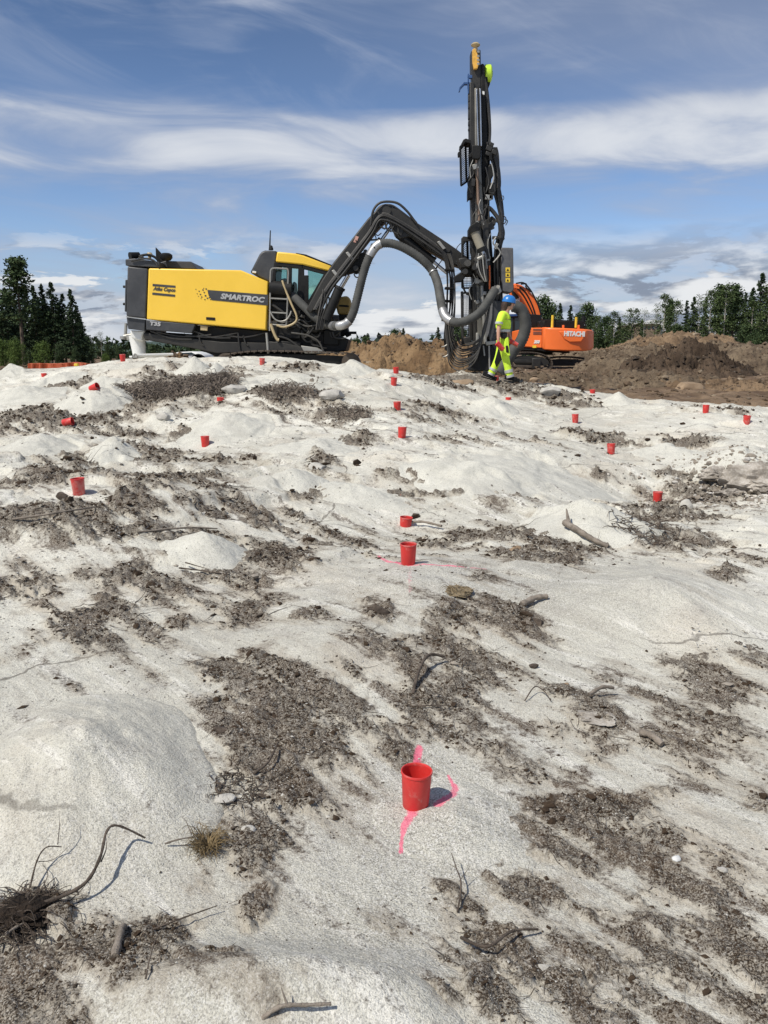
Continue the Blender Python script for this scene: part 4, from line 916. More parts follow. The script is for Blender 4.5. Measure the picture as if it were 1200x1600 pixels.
# cab
cab = MB(); cab.prism([(390.5,426),(405,397.5),(409,393),(414,391),(433,392),(430,418),(428,446),(419.5,440)], YR + .25, YB - .6); cab = cab.build('cab_rear_shell', M_char, rig, bevel=.04)
pr('marker_lamp', [(394.5,423),(400.5,424),(400,427),(394,426)], YR + .22, YR + .3, M_white, cab, .005)
YC = YR + .22; YCB = YB - .65
pr('cab_roof', [(433,393),(462,396),(474,399),(518.5,416),(514,424),(473,413.5),(430.5,409)], YC - .03, YCB, M_yel, bevel=.03)
pr('roof_grille', [(462,395),(478,397.5),(519,414),(518.5,416.2),(474,399.2),(462,396.2)], YC + .1, YCB - .1, M_black, bevel=.01)
cb = MB()
for Yq in (YC, YCB - .08):
    cb.prism([(430,409),(473,413.5),(472,419),(430,416)], Yq, Yq + .08); cb.prism([(448,415),(456,416),(455,480),(447,478)], Yq, Yq + .08)
    cb.prism([(466,417),(475,419),(476,484),(464,480)], Yq, Yq + .08); cb.prism([(473,413.5),(514,424),(511,430),(473,420)], Yq, Yq + .08)
    cb.prism([(508,424),(514,424),(486,474),(479,474)], Yq, Yq + .08); cb.prism([(428,410),(432,410),(430,446),(424,446)], Yq, Yq + .08)
    cb.prism([(424,444),(456,446),(466,478),(486,472),(480,500),(424,500)], Yq, Yq + .08); cb.prism([(474,430),(482,430),(482,474),(474,474)], Yq, Yq + .08)
cb.prism([(424,470),(480,480),(480,500),(424,500)], YC, YCB); cb.build('cab_frame', M_black, rig, bevel=.01)
pr('side_window', [(431,418),(449,418),(449,444),(427,443)], YC + .03, YC + .04, M_glass, bevel=0)
pr('side_window', [(431,418),(449,418),(449,444),(427,443)], YCB - .05, YCB - .04, M_glass, bevel=0)
pr('door_window', [(455,417),(467,418),(466,478),(455,476)], YC + .03, YC + .04, M_glass, bevel=0)
pr('front_window', [(481,422),(509,427),(483,474),(481,474)], YC + .03, YC + .04, M_glass, bevel=0)
pr('front_window', [(481,422),(509,427),(483,474),(481,474)], YCB - .05, YCB - .04, M_glass, bevel=0)
st = MB(); st.prism([(437,436),(447,434),(449,442),(450,466),(436,466)], YC + .5, YC + .95); st.prism([(457,440),(462,440),(464,476),(455,476)], YC + .55, YC + .9); st.build('driver_seat', M_black, rig, bevel=.04)
m_ = MB(); m_.tube([P(421.5, 391, YR + .9), P(421.5, 386, YR + .9), P(422.5, 360, YR + .9)], [.03, .02, .012], 6); m_.build('antenna', M_black, rig)
m_ = MB(); c = P(424, 391, YR + .8); m_.lathe([(0, .12), (.03, .1), (.05, .03), (.05, 0), (0, 0)], c, 12); m_.build('beacon', M_black, rig)
# ladder rail at the cab
lad = MB(); YL = YR - .05
lad.tube(crv([P(*q, YL) for q in [(421.5,517),(422,470),(422.5,430),(424,421),(430,419),(443,420),(450,422),(450,440),(449,480),(447,513)]], 5), .022, 6)
for y in (445, 466, 488, 507): lad.tube([P(422, y, YL), P(449, y + 1.5, YL)], .02, 6)
lad.tube([P(416.5,520,YL), P(419,552,YL)], .03, 6); lad.build('ladder', M_alu, rig, smooth=60)
def hose(pts, Y, r, mat=M_rubber, name='hose', parent=rig, n=8, seg=8):
    return MB().tube(pc(pts, Y, n), r, seg).build(name, mat, parent, smooth=60)
hose([(441,438),(445,450),(455,474),(463,492),(463,501),(456,507),(443,511),(432,508)], YR - .1, .026, M_tan, 'tan_hose')
hose([(423,506),(428,520),(433,530),(436,531)], YR - .1, .036, M_tan, 'tan_hose')
hose([(421,484),(428,497),(437,502),(447,500),(453,492),(455,486)], YR - .08, .020, M_alu)
hose([(425,476),(440,486),(455,500),(470,512)], YR, .03); hose([(440,505),(460,502),(480,510),(500,506)], YR, .020, M_hgrey); hose([(455,520),(480,524),(497,533),(505,548)], YR - .1, .022, M_hgrey)
hose([(430,525),(450,530),(470,545)], YR, .025); hose([(460,510),(470,500),(490,514),(512,512)], YR + .1, .03)
# machinery below the cab
mm_ = MB()
for (x0, y0, x1, y1, a, b) in [(424,446,446,462,.1,.9),(424,470,470,500,.15,1.0),(450,478,505,520,.2,1.2),(425,502,470,530,.1,.9),(470,500,510,545,.3,1.3),(500,490,528,520,.4,1.4),(505,515,530,540,.2,1.0),(430,532,470,548,.0,.8)]:
    mm_.prism([(x0, y0), (x1, y0 + 2), (x1, y1), (x0, y1 - 1)], YR + a, YR + b)
mm_.build('machinery_block', M_black, rig, bevel=.03)
rgx = random.Random(3)
for k in range(26):
    x = rgx.uniform(428, 520); y = rgx.uniform(480, 538); m_ = MB()
    if k % 3 == 0: m_.cyl(P(x, y, YR + .05), P(x + rgx.uniform(4, 14), y + rgx.uniform(-4, 6), YR + .15), rgx.uniform(.03, .07), seg=10); m_.build('cylinder', rgx.choice([M_black, M_boom, M_alu]), rig, smooth=40)
    else:
        m_.tube(pc([(x, y), (x + rgx.uniform(4, 10), y + rgx.uniform(2, 10)), (x + rgx.uniform(12, 22), y + rgx.uniform(-8, 12))], YR - .02 + rgx.uniform(0, .2), 5), rgx.uniform(.014, .026), 6); m_.build('hose', rgx.choice([M_rubber, M_rubber, M_boom]), rig, smooth=60)
m_ = MB(); c = P(440, 451, YR + .05); m_.cyl(c + Vector((-.28, 0, .02)), c + Vector((.24, 0, -.02)), .17, seg=18); m_.build('air_tank', M_black, rig, smooth=40)
# far side hood and winch at the front
ff = pr('far_hood', [(530,464),(542,462),(547,466),(548,478),(546,492),(528,492),(525,480)], YB - .9, YB - .1, wear('dusty_yellow', (.40, .27, .07), .6, dust=.5), bevel=.05)
pr('name_plate', [(530,476),(545,477),(545,480),(530,479)], YB - .91, YB - .85, M_black, ff, 0)
pr('winch_frame', [(522,492),(546,492),(543,512),(545,520),(528,528),(520,520)], YB - 1.0, YB - .2, M_black, bevel=.03)
m_ = MB(); m_.cyl(P(540, 525, YB - 1), P(548, 521, YB - 1), .05); m_.cyl(P(545, 520, YB - 1), P(557, 520, YB - 1), .035); m_.tube(pc([(530,530),(536,536),(545,534)], YB - 1, 4), .03); m_.build('lamp_bracket', M_black, rig)
# ------------------------------------------------------------------ boom
YM = 20.15
boom = MB(); boom.prism([(503,437),(521,410),(575,341),(596,320),(612,319),(616,330),(603,345),(587,362),(558,400),(544,420),(520,441),(500,472),(486,489),(478,484)], YM, YM + .42); boom = boom.build('lower_boom', M_boom, rig, bevel=.03)
pr('boom_web', [(520,438),(547,406),(570,392),(577,398),(568,412),(556,424),(543,428),(530,432)], YM + .02, YM + .36, M_black, boom)
stick = MB(); stick.prism([(594,323),(602,318),(624,328),(640,340),(690,373),(712,388),(733,404),(739,414),(728,420),(712,415),(696,406),(664,388),(640,370),(625,374),(617,366),(612,352),(602,340)], YM - .02, YM + .40); stick = stick.build('upper_boom', M_boom, rig, bevel=.03)
for (x, y, r) in ((604,329,.10),(617,349,.07),(557,400,.07),(556,419,.06),(571,393,.05),(625,360,.08),(700,390,.06),(726,409,.12)):
    m_ = MB(); c = P(x, y, YM - .06); m_.cyl(c, c + Vector((0, .54, 0)), r, seg=14); m_.build('pivot_pin', M_boom, rig, smooth=40)
def ram(a, b, c, d, Y, rb=.09, rr=.045):
    """barrel a-b, chromed rod c-d"""
    e_ = MB(); e_.cyl(P(*a, Y), P(*b, Y), rb, seg=16); e_.cyl(P(*b, Y), P(*b, Y) + (P(*b, Y) - P(*a, Y)).normalized() * .06, rb * 1.15, seg=16); e_ = e_.build('ram_barrel', M_black, rig, smooth=40)
    r_ = MB(); r_.cyl(P(*c, Y), P(*d, Y), rr, seg=12); r_.build('ram_rod', M_chrome, e_, smooth=40)
ram((509,500),(530,452),(530,452),(543,430),YM - .05, .115, .035); ram((509,500),(530,452),(533,452),(546,430),YM + .5, .11, .03)
ram((558,424),(594,378),(594,378),(611,354),YM + .22, .085, .04); ram((622,366),(675,407),(675,407),(700,428),YM + .1, .10, .04); ram((630,352),(665,380),(665,380),(690,398),YM - .04, .06, .03)
m_ = MB(); m_.prism([(552,408),(566,404),(574,398),(580,380),(584,380),(583,400),(566,424),(556,428),(548,424)], YM + .1, YM + .3); m_.build('ram_bracket', M_black, rig, bevel=.02)
# warning sticker on the boom
MB().prism([(552,378),(556,368.5),(560.5,370),(557,379.5)], YM - .012, YM + .01).build('round_sticker', wear('sticker', (.55, .30, .24), .5), boom)
# hose bundles on the boom
rgh = random.Random(9)
for k in range(7):
    o1 = k * 2.1; hose([(490 + o1, 484), (508 + o1, 452 - o1 * .2), (530 + o1 * 1.0, 422), (556 + o1 * .9, 388), (576 + o1 * .7, 362), (588 + o1 * .3, 342 + o1 * .4), (600, 333 + o1), (620, 342 + o1 * .8), (650, 360 + o1), (680, 381 + o1), (697, 398 + o1 * .5)], YM - .06 - .03 * (k % 3), .017 + .005 * (k % 2), (M_hgrey, M_rubber, M_rubber)[k % 3], n=5)
for k in range(5):
    hose([(505 + k * 3, 452 + k * 4), (502 + k * 4, 470 + k * 3), (497 + k * 3, 495), (494 + k * 2.5, 515)], YM + .02 * k - .15, .018, (M_hgrey, M_rubber)[k % 2])
hose([(579,352),(583,330),(592,318),(606,315),(622,318),(636,330),(646,343),(651,349)], YM - .06, .028)
hose([(582,350),(587,332),(596,322),(612,321),(630,333),(645,345)], YM + .1, .024)
for k in range(6):   # cluttered knuckle
    x = 590 + 5 * k; hose([(x, 330 + 3 * k), (x + 6, 342 + 2 * k), (x + 3 + 5 * (k % 2), 352 + 2 * k), (x + 12, 358 + 2 * k)], YM - .08, .02)
hose([(584,349),(585,362),(590,368),(596,364)], YM - .05, .012); hose([(556,375),(560,390),(556,404),(550,412)], YM - .06, .014); hose([(571,376),(590,375),(600,382)], YM - .02, .02)
hose([(580,357),(587,370),(589,379),(600,384)], YM - .02, .012); hose([(559,420),(562,432),(556,433),(553,428)], YM - .02, .015)
for k in range(3):
    cl = MB(); x, y = [(545,402),(523,430),(688,385)][k]; cl.prism([(x - 5, y - 7), (x - 1, y - 9), (x + 9, y + 3), (x + 4, y + 5)], YM - .10, YM - .03); cl.build('hose_clamp', M_alu, rig, bevel=.008)
# dust suction duct, ribbed
def duct(pts, Y, r, name='dust_duct', mat=M_duct, step=.055, parent=rig):
    c = pc(pts, Y, 14); L = [0]
    for i in range(1, len(c)): L.append(L[-1] + (c[i] - c[i - 1]).length)
    n_ = int(L[-1] / step) * 2; q = []; rr = []
    for k in range(n_ + 1):
        s_ = L[-1] * k / n_; i = max(1, min(len(L) - 1, int(np.searchsorted(L, s_)))); t = (s_ - L[i - 1]) / max(L[i] - L[i - 1], 1e-6)
        q.append(c[i - 1].lerp(c[i], t)); rr.append(r * (1.02 if k % 2 else .92))
    return MB().tube(q, rr, 18).build(name, mat, parent, smooth=70), q
d1, q1 = duct([(456,462,YR+.1),(466,470,YR-.05),(480,484,YR-.15),(494,497,YR-.2),(512,507,YR-.25),(530,509),(544,503),(552,488),(557,470),(562,450),(567,430),(573,411),(581,394),(592,382),(608,380),(626,385),(646,396),(662,408),(676,424),(684,444,19.6),(688,466,19.3),(692,486,19.0),(699,498,18.85),(714,504,18.7),(732,500,18.65),(750,488,18.65),(762,472,18.7),(769,460,18.75),(774,452,18.8)], YM - .30, .100)
d2, q2 = duct([(801,478),(812,482),(818,492),(821,508),(818,524),(811,538),(803,546),(797,556),(788,570),(780,582)], 19.0, .135, 'dust_duct')
def tapeb(q, i0, i1, r, parent): MB().tube(q[i0:i1], r, 18).build('tape_band', M_tape, parent, smooth=60)
n1_ = len(q1)
def near(q, x, y, Y):
    p = P(x, y, Y); return min(range(len(q)), key=lambda i: (q[i] - p).length)
for (x, y, w_) in ((533,509,7),(540,506,8),(581,394,9),(589,384,7),(497,499,4)):
    i = near(q1, x, y, YM - .3); tapeb(q1, max(0, i - w_ // 2), i + w_ // 2 + 1, .104, d1)
for (x, y, w_) in ((694,490,11),(701,500,10)):
    i = near(q1, x, y, 18.9); tapeb(q1, i - w_ // 2, i + w_ // 2 + 1, .104, d1)
for (x, y) in ((593,382),(677,425),(505,503),(544,503)):
    i = near(q1, x, y, YM - .3); tapeb(q1, i, i + 2, .110, d1)
m_ = MB(); m_.tube([P(677,424,YM-.4), P(691,406,YM-.3)], .012, 5); m_.tube([P(678,427,YM-.4), P(684,416,YM-.3)], .012, 5); m_.build('duct_strap', M_black, rig)
# hanging hose bundle between boom and mast
for k in range(8):     # down from the boom tip
    o1 = k * 1.9; d_ = rgh.uniform(-2.5, 2.5)
    hose([(690 + o1, 396), (696 + o1 * .9, 412), (699 + o1 * .9 + d_, 440), (698 + o1 + d_, 475), (696 + o1, 505), (694 + o1, 530), (697 + o1, 548)], YM - .15 - .03 * (k % 4), .015 + .003 * (k % 3), rgh.choice([M_rubber, M_rubber, M_hgrey]), n=5)
for k in range(15):    # slack loops sagging across to the mast
    t_ = k / 14; x0 = 698 + 10 * t_; x3 = 752 + 14 * t_; yb_ = 577 - 42 * t_ + rgh.uniform(-2, 2); y0 = 522 + 12 * rgh.random(); y3 = 530 - 55 * t_
    hose([(x0 - 2, y0 - 20), (x0, y0), (x0 + 3 + 3 * t_, yb_ - 14), (x0 + 12, yb_ - 2), (x0 + 24, yb_, 19.2), (x3 - 14, yb_ - 9, 18.9), (x3 - 5, (yb_ + y3) / 2, 18.85), (x3, y3, 18.85), (x3 + 2, y3 - 14, 18.9)], YM - .35 - .02 * (k % 4), .014 + .003 * (k % 2), rgh.choice([M_hgrey, M_hgrey, M_rubber]), n=6)
hose([(721,402),(722,430),(725,452),(733,461),(745,459),(755,448),(761,440)], YM - .6, .022); hose([(760,408),(752,424),(744,434),(740,436)], YM - .7, .018, M_alu)
hose([(747,396),(745,412),(741,424),(746,436)], YM - .75, .02); hose([(735,406),(742,420),(748,428),(760,420),(762,400)], YM - .8, .02)
for (x, y) in ((703,421),(703,450),(701,470),(698,500),(698,531),(703,545)):
    m_ = MB(); m_.prism([(x - 7, y - 2), (x + 7, y - 1), (x + 7, y + 2), (x - 7, y + 1)], YM - .34, YM - .02); m_.build('hose_tie', M_black, rig, bevel=.005)
hose([(702,536),(695,541),(690,542)], YM - .35, .018, M_alu); hose([(702,553),(696,557),(692,558)], YM - .35, .018, M_alu)
# ------------------------------------------------------------------ mast
YF = 19.2
M_profile = wear('feed_profile', (.20, .19, .165), .4, .6, dust=.3, dustc=(.22, .20, .16), bump=0)
mast = MB()
mast.prism([(734,128),(741,128),(746,400),(748,578),(741,578),(737,350),(734,240)], YF, YF + .32); mast = mast.build('feed_beam', M_boom, rig, bevel=.015)
pr('beam_face', [(741.5,137),(748.5,137),(754,400),(758,574),(747,574),(743,345)], YF - .04, YF + .3, M_profile, mast)
pr('beam_rib', [(746,137),(748.6,137),(750.5,228),(748,228)], YF - .055, YF, M_boom, mast, .003)
pr('slide_rail', [(749.3,138),(751.2,138),(753,228),(750.9,228)], YF - .08, YF + .28, M_chrome, mast, .004)
pr('slide_rail', [(744,139),(745.4,139),(748,228),(746.4,228)], YF - .08, YF - .03, M_chrome, mast, .004)
pr('beam_side', [(751.5,100),(757,100),(762,228),(765,400),(771,576),(757,576),(754,400),(753,228)], YF + .05, YF + .4, M_black, mast)
pr('rear_column', [(756,118),(762,118),(765,200),(766,232),(765,330),(770,400),(772,560),(762,560),(760,300),(757,200)], YF + .15, YF + .5, M_black, rig)
pr('mast_head', [(736,79),(751,77),(751.5,108),(752,138),(739,138),(736,108)], YF + .05, YF + .35, M_boom, bevel=.02)
pr('head_plate', [(738.5,76.5),(743,76),(745,82),(748,88),(749,98),(746,107),(740.5,107.5),(738.5,96)], YF - .03, YF + .1, wear('chipped_yellow', (.75, .40, .06), .5, var=.25, dust=.5, dustc=(.15, .11, .08), scale=14), bevel=.006)
for y in (79, 86, 92, 98): pr('head_lug', [(745,y),(749.3,y - .4),(749.5,y + 3.2),(746,y + 3.4)], YF - .035, YF + .02, M_alu, rig, .002)
m_ = MB(); c = P(743, 72, YF + .1); m_.lathe([(0, -.10), (.05, -.10), (.045, -.02), (.09, 0), (.10, .025), (.06, .06), (0, .07)], c, 20); m_.build('antenna_disc', M_tan, rig, smooth=50)
m_ = MB(); c = P(762, 115.5, YF + .3); R = Matrix.Rotation(math.radians(90), 3, 'Y')
m_.lathe([(0, -.09), (.13, -.09), (.185, -.06), (.185, .06), (.13, .09), (0, .09)], c, 22, R); rl = m_.build('hose_reel', M_gren, rig, smooth=35, bevel=.01)
m_ = MB(); m_.lathe([(0, -.105), (.06, -.105), (.06, .105), (0, .105)], c, 12, R); m_.build('reel_hub', M_black, rl, smooth=35)
m_ = MB(); m_.box(c + Vector((-.02, .1, -.20)), (.14, .3, .06)); m_.box(c + Vector((-.13, .05, 0)), (.05, .3, .35)); m_.build('reel_bracket', M_black, rig, bevel=.01)
hk = MB(); hk.prism([(737,128.5),(725,128),(718,136),(717,143),(719,142),(720,138),(726,131.5),(737,131.5)], YF + .05, YF + .15); hk.prism([(730.5,131),(732.8,131),(733,146),(731.5,146)], YF + .05, YF + .12); hk.prism([(731,115),(733,115),(733,131),(731,131)], YF + .05, YF + .12); hk.prism([(731,117),(738,117),(738,122),(731,122)], YF + .05, YF + .12); hk.build('rod_hook', M_bluedk, rig, bevel=.005)
md_ = MB(); md_.prism([(731.5,146),(735,146),(736,222),(732.5,222)], YF + .1, YF + .2)
for (y0, y1) in ((148,158),(160,168),(173,185),(188,195),(199,203)): md_.prism([(732,y0),(738.5,y0),(739,y1),(732,y1)], YF + .02, YF + .16)
md_.build('guide_bracket', M_boom, rig, bevel=.008)
for k in range(5):
    hose([(757 + k * .9, 120 + 3 * k), (759 + k, 150), (762 + k * .8, 175), (764.5 + k * .5, 205), (763 + k * .5, 228)], YF + .1 - .03 * (k % 2), .018, n=5)
pr('small_plate', [(754,142),(757,143),(757,148),(754,147)], YF - .02, YF + .02, M_white, rig, 0)
# carriage and rock drill
pr('beam_cover', [(743,250),(751,250),(757,355),(746,355)], YF - .07, YF + .2, M_profile, rig, .01)
pr('drill_carriage', [(737,226),(749,227),(752,230),(751,246),(747,249),(738,248)], YF - .22, YF + .1, M_black, bevel=.02)
pr('rock_drill', [(735,262),(741,264),(741,292),(739,310),(734,310),(731,314),(731,298),(733,282)], YF - .15, YF + .1, M_black, bevel=.03)
pr('rock_drill', [(759,262),(768,254),(774,256),(775,266),(768,280),(766,298),(759,300)], YF - .05, YF + .3, M_black, bevel=.03)
pr('drill_motor', [(764,284),(774,287),(775,297),(772,305),(764,302)], YF - .15, YF + .05, M_boom, bevel=.02)
pr('drill_motor', [(756,345),(769,337),(776,343),(774,352),(758,352)], YF - .1, YF + .2, M_black, bevel=.02)
m_ = MB(); m_.cyl(P(744.5, 250, YF - .12), P(748.5, 345, YF - .12), .034, seg=14); m_.build('drill_rod', wear('bronze_rod', (.30, .20, .14), .4, .6, dust=.3), rig, smooth=50)
m_ = MB(); m_.cyl(P(746, 345, YF - .1), P(761, 575, YF - .1), .04, seg=14); m_.build('drill_rod', M_alu, rig, smooth=50)
for k in range(6):
    d_ = k * 1.7; hose([(761 + d_ * .6, 222), (765 + d_, 240), (771 + d_, 262), (773 + d_, 285), (772 + d_, 300), (777 + d_ * .6, 320), (781 + d_ * .6, 338), (783 + d_ * .3, 352), (779 + d_, 366), (774 + d_, 388), (772 + d_, 420), (773 + d_ * .8, 455), (770 + d_ * .4, 480)], YF - .02 + .05 * (k % 3), .022, n=5)
for k in range(3):
    hose([(772 + k * 2, 230), (777 + k, 245), (779 + k, 290), (783 + k, 315), (787, 335 + 3 * k), (785, 355)], YF + .15, .014, n=5)
hose([(757,322),(766,326),(776,338),(781,350),(782,372)], YF - .1, .045); hose([(782,309),(786,306),(787,311),(783,314),(777,313)], YF, .008); hose([(785,337),(790,340),(790,347),(785,351)], YF, .012); hose([(785,341),(793,345),(790,352)], YF, .01)
hose([(745,345),(748,336),(754,336),(758,344),(757,352)], YF - .3, .012); hose([(756,340),(759,330),(758,326),(755,334),(754,352)], YF - .3, .011); hose([(720,380),(714,387),(714,394),(721,396)], YF + .5, .009)
kn = MB()
for (x, y, s_) in ((764,232,.08),(768,226,.06),(772,238,.07),(767,290,.06),(772,288,.05),(771,348,.06),(776,345,.05),(780,372,.05),(762,240,.06)): kn.box(P(x, y, YF - .1), (s_ * 1.6, s_, s_ * 1.3), Matrix.Rotation(.4, 3, 'Y'))
kn.build('valve_block', M_boom, rig, bevel=.01)
pr('valve_bracket', [(781,372),(788,369),(789,373),(784,380),(784,386),(781,388)], YF, YF + .1, M_boom)
# small clutter along the mast
for k in range(34):
    y = rgx.uniform(232, 470); x = 737 + (y - 230) * .03 + rgx.uniform(-4, 38 if y > 330 else 32); m_ = MB(); q_ = rgx.random()
    if q_ < .35: m_.box(P(x, y, YF - .12), (rgx.uniform(.05, .14), .08, rgx.uniform(.05, .16)), Matrix.Rotation(rgx.uniform(-.5, .5), 3, 'Y')); m_.build('valve_block', rgx.choice([M_black, M_boom, M_boom, M_alu]), rig, bevel=.008)
    else: m_.tube(pc([(x, y), (x + rgx.uniform(-5, 5), y + 10), (x + rgx.uniform(-7, 7), y + 24), (x + rgx.uniform(-5, 5), y + 40)], YF - .16, 4), rgx.uniform(.009, .018), 5); m_.build('hose', rgx.choice([M_rubber, M_boom, M_alu]), rig, smooth=60)
# mesh guards
def guard(pts, Y, dx, dy, side=None, name='mesh_guard'):
    """frame with woven wires; pts four corners"""
    g = MB(); c = [P(*p, Y) for p in pts] if side is None else [P(p[0], p[1], Yq) for p, Yq in zip(pts, side)]
    for i in range(4): g.tube([c[i], c[(i + 1) % 4]], .022, 5)
    g = g.build(name, M_black, rig)
    wv = MB()
    dy = int(dy * .72)
    for i in range(1, dx): wv.tube([c[0].lerp(c[1], i / dx), c[3].lerp(c[2], i / dx)], .0062, 3, False)
    for i in range(1, dy): wv.tube([c[0].lerp(c[3], i / dy), c[1].lerp(c[2], i / dy)], .0062, 3, False)
    tag(wv.build('guard_wires', M_black, g, smooth=0), kind='stuff'); return g
guard([(727,220),(734,221),(734,276),(729,284)], YF + .05, 4, 26); guard([(719,230),(727,220),(729,284),(720.5,290)], YF + .05, 5, 28, side=[YF - .3, YF + .05, YF + .05, YF - .3])
pr('guard_hood', [(719,228),(724,218),(728,216),(736,219),(736,224),(727,222),(722,230)], YF - .2, YF + .2, M_black, bevel=.01); pr('guard_roller', [(715.5,237),(720,236),(721,243),(716,245)], YF - .25, YF - .1, M_black, bevel=.02)
guard([(730,373),(737,373),(738,418),(731,418)], YF + .3, 4, 20); guard([(723,382),(730,373),(731,418),(724,418)], YF + .3, 4, 20, side=[YF, YF + .3, YF + .3, YF])
guard([(722,432),(737,432),(738,450),(722,450)], YF + .3, 7, 8); guard([(722,458),(743,458),(744,535),(724,535)], YF + .35, 10, 36); guard([(732,555),(757,550),(757,572),(735,572)], YF + .6, 10, 8)
pr('guard_post', [(721,372),(724,369),(738,371),(738,376),(724,378),(724,432),(721,432)], YF + .1, YF + .2, M_boom, bevel=.01)
pr('guard_post', [(720.5,455),(724,455),(725,538),(721.5,538)], YF + .2, YF + .35, M_boom, bevel=.01); pr('guard_post', [(733,448),(737,448),(738,530),(733,538),(722,538),(722,528),(733,526)], YF + .2, YF + .35, M_boom, bevel=.01)
# cradle ram and boom head
pr('cradle', [(735,352),(732,358),(732,370),(739,374),(747,366),(752,350),(745,346)], YF - .3, YF - .02, M_black, bevel=.015)
pr('cradle', [(752,346),(760,344),(764,352),(766,410),(768,440),(761,440),(757,400)], YF - .16, YF + .05, M_boom, bevel=.015)
m_ = MB(); m_.cyl(P(741, 362, YF - .40), P(752, 389, YF - .40), .092, seg=18); m_.build('tilt_ram', wear('dusty_beige', (.25, .225, .17), .6, dust=.4), rig, smooth=40)
m_ = MB(); m_.cyl(P(739.5, 357, YF - .40), P(741.5, 363, YF - .40), .11, seg=18); m_.cyl(P(751.5, 387, YF - .40), P(754, 393, YF - .40), .10, seg=18); m_.build('ram_collar', M_black, rig, smooth=40)
m_ = MB(); m_.cyl(P(753, 392, YF - .40), P(757, 402, YF - .40), .045, seg=12); m_.build('ram_rod', M_chrome, rig, smooth=40)
pr('boom_head', [(716,404),(727,402),(735,407),(738,414),(733,419),(722,418)], YF - .25, YF + .4, M_boom, bevel=.02)
pr('boom_head', [(722,418),(737,415),(741,422),(738,430),(724,430)], YF - .1, YF + .35, M_black, bevel=.02)
pr('boom_head', [(745,402),(752,394),(758,400),(757,416),(752,430),(745,428),(740,416)], YF - .38, YF - .05, M_boom, bevel=.02)
pr('boom_head', [(751,422),(759,414),(764,424),(763,440),(752,436)], YF - .30, YF, M_black, bevel=.02)
for (x, y, r) in ((731,411,.07),(748,404,.08),(757,424,.06),(727,424,.06),(741,418,.05)): m_ = MB(); c = P(x, y, YF - .45); m_.cyl(c, c + Vector((0, .3, 0)), r, seg=14); m_.build('pivot_pin', M_hgrey if r > .065 else M_boom, rig, smooth=40)
pr('swing_ram', [(709,432),(722,424),(730,428),(722,440),(711,441)], YF - .1, YF + .1, M_black, bevel=.02)
m_ = MB(); m_.cyl(P(750, 398, YF - .4), P(744, 420, YF - .4), .035); m_.cyl(P(757, 395, YF - .4), P(760, 420, YF - .4), .03); m_.cyl(P(746, 405, YF - .45), P(756, 400, YF - .45), .04); m_.build('link_rod', M_alu, rig, smooth=40)
for k in range(5): hose([(745 + 3 * k, 396), (743 + 4 * k, 412), (748 + 3 * k, 428), (757 + k, 440)], YF - .42 - .02 * k, .016, rgh.choice([M_rubber, M_alu]), n=4)
# lower mast
pr('lower_mast', [(744,440),(758,430),(768,440),(770,500),(768,576),(745,576),(743,500)], YF - .02, YF + .45, M_black, bevel=.02)
pr('lower_rail', [(744,520),(748,520),(748,576),(744,576)], YF - .1, YF, M_alu, bevel=.01)
pr('mast_foot', [(741,556),(752,538),(764,536),(776,548),(777,581),(735,580)], YF - .2, YF + .5, M_black, bevel=.03)
dh = pr('dust_hood', [(760,476),(769,465),(774,470),(786,470),(788,560),(776,566),(770,546),(765,530),(760,520)], YF - .12, YF + .4, M_char, bevel=.02)
pr('hood_flap', [(759,478),(770,470),(769,496),(764,520),(760,530)], YF - .16, YF - .12, wear('grey_plate', (.13, .13, .135), .5, dust=.4), dh, .005)
pn = pr('rod_magazine_panel', [(783,386.5),(802,387),(803,453),(798,458),(784,455)], YF - .1, YF + .35, wear('grey_panel', (.085, .085, .09), .5, dust=.3), bevel=.02)
for y in (418, 426, 434.4):
    lb = pr('warning_label', [(790,y),(797,y),(797,y + 6.8),(790,y + 6.6)], YF - .108, YF - .09, M_label, pn, 0)
    MB().prism([(791.5, y + 5.2), (793.5, y + 1.2), (795.5, y + 5.2)], YF - .112, YF - .10).build('warning_triangle', M_black, lb)
pr('inner_panel', [(771,400),(784,398),(786,470),(772,474)], YF + .1, YF + .4, M_black, bevel=.02)
m_ = MB(); m_.cyl(P(764.8, 415, YF - .2), P(765.2, 452, YF - .2), .018, seg=8); m_.build('orange_rod', M_ora, rig)
pr('lower_bracket', [(758,534),(776,532),(776,537),(760,540)], YF - .25, YF, M_alu, bevel=.01)
m_ = MB(); m_.cyl(P(773.5, 450, YF - .35), P(776, 457, YF - .3), .115, seg=18); m_.build('duct_collar', M_alu, rig, smooth=40)
pr('casing', [(741,470),(749,468),(749,474),(744,476)], YF - .1, YF, M_alu, bevel=.01)
m_ = MB(); m_.cyl(P(755, 540, YF - .22), P(757, 556, YF - .22), .02); m_.cyl(P(764, 540, YF - .22), P(765, 575, YF - .22), .02); m_.build('guide_rod', M_alu, rig)
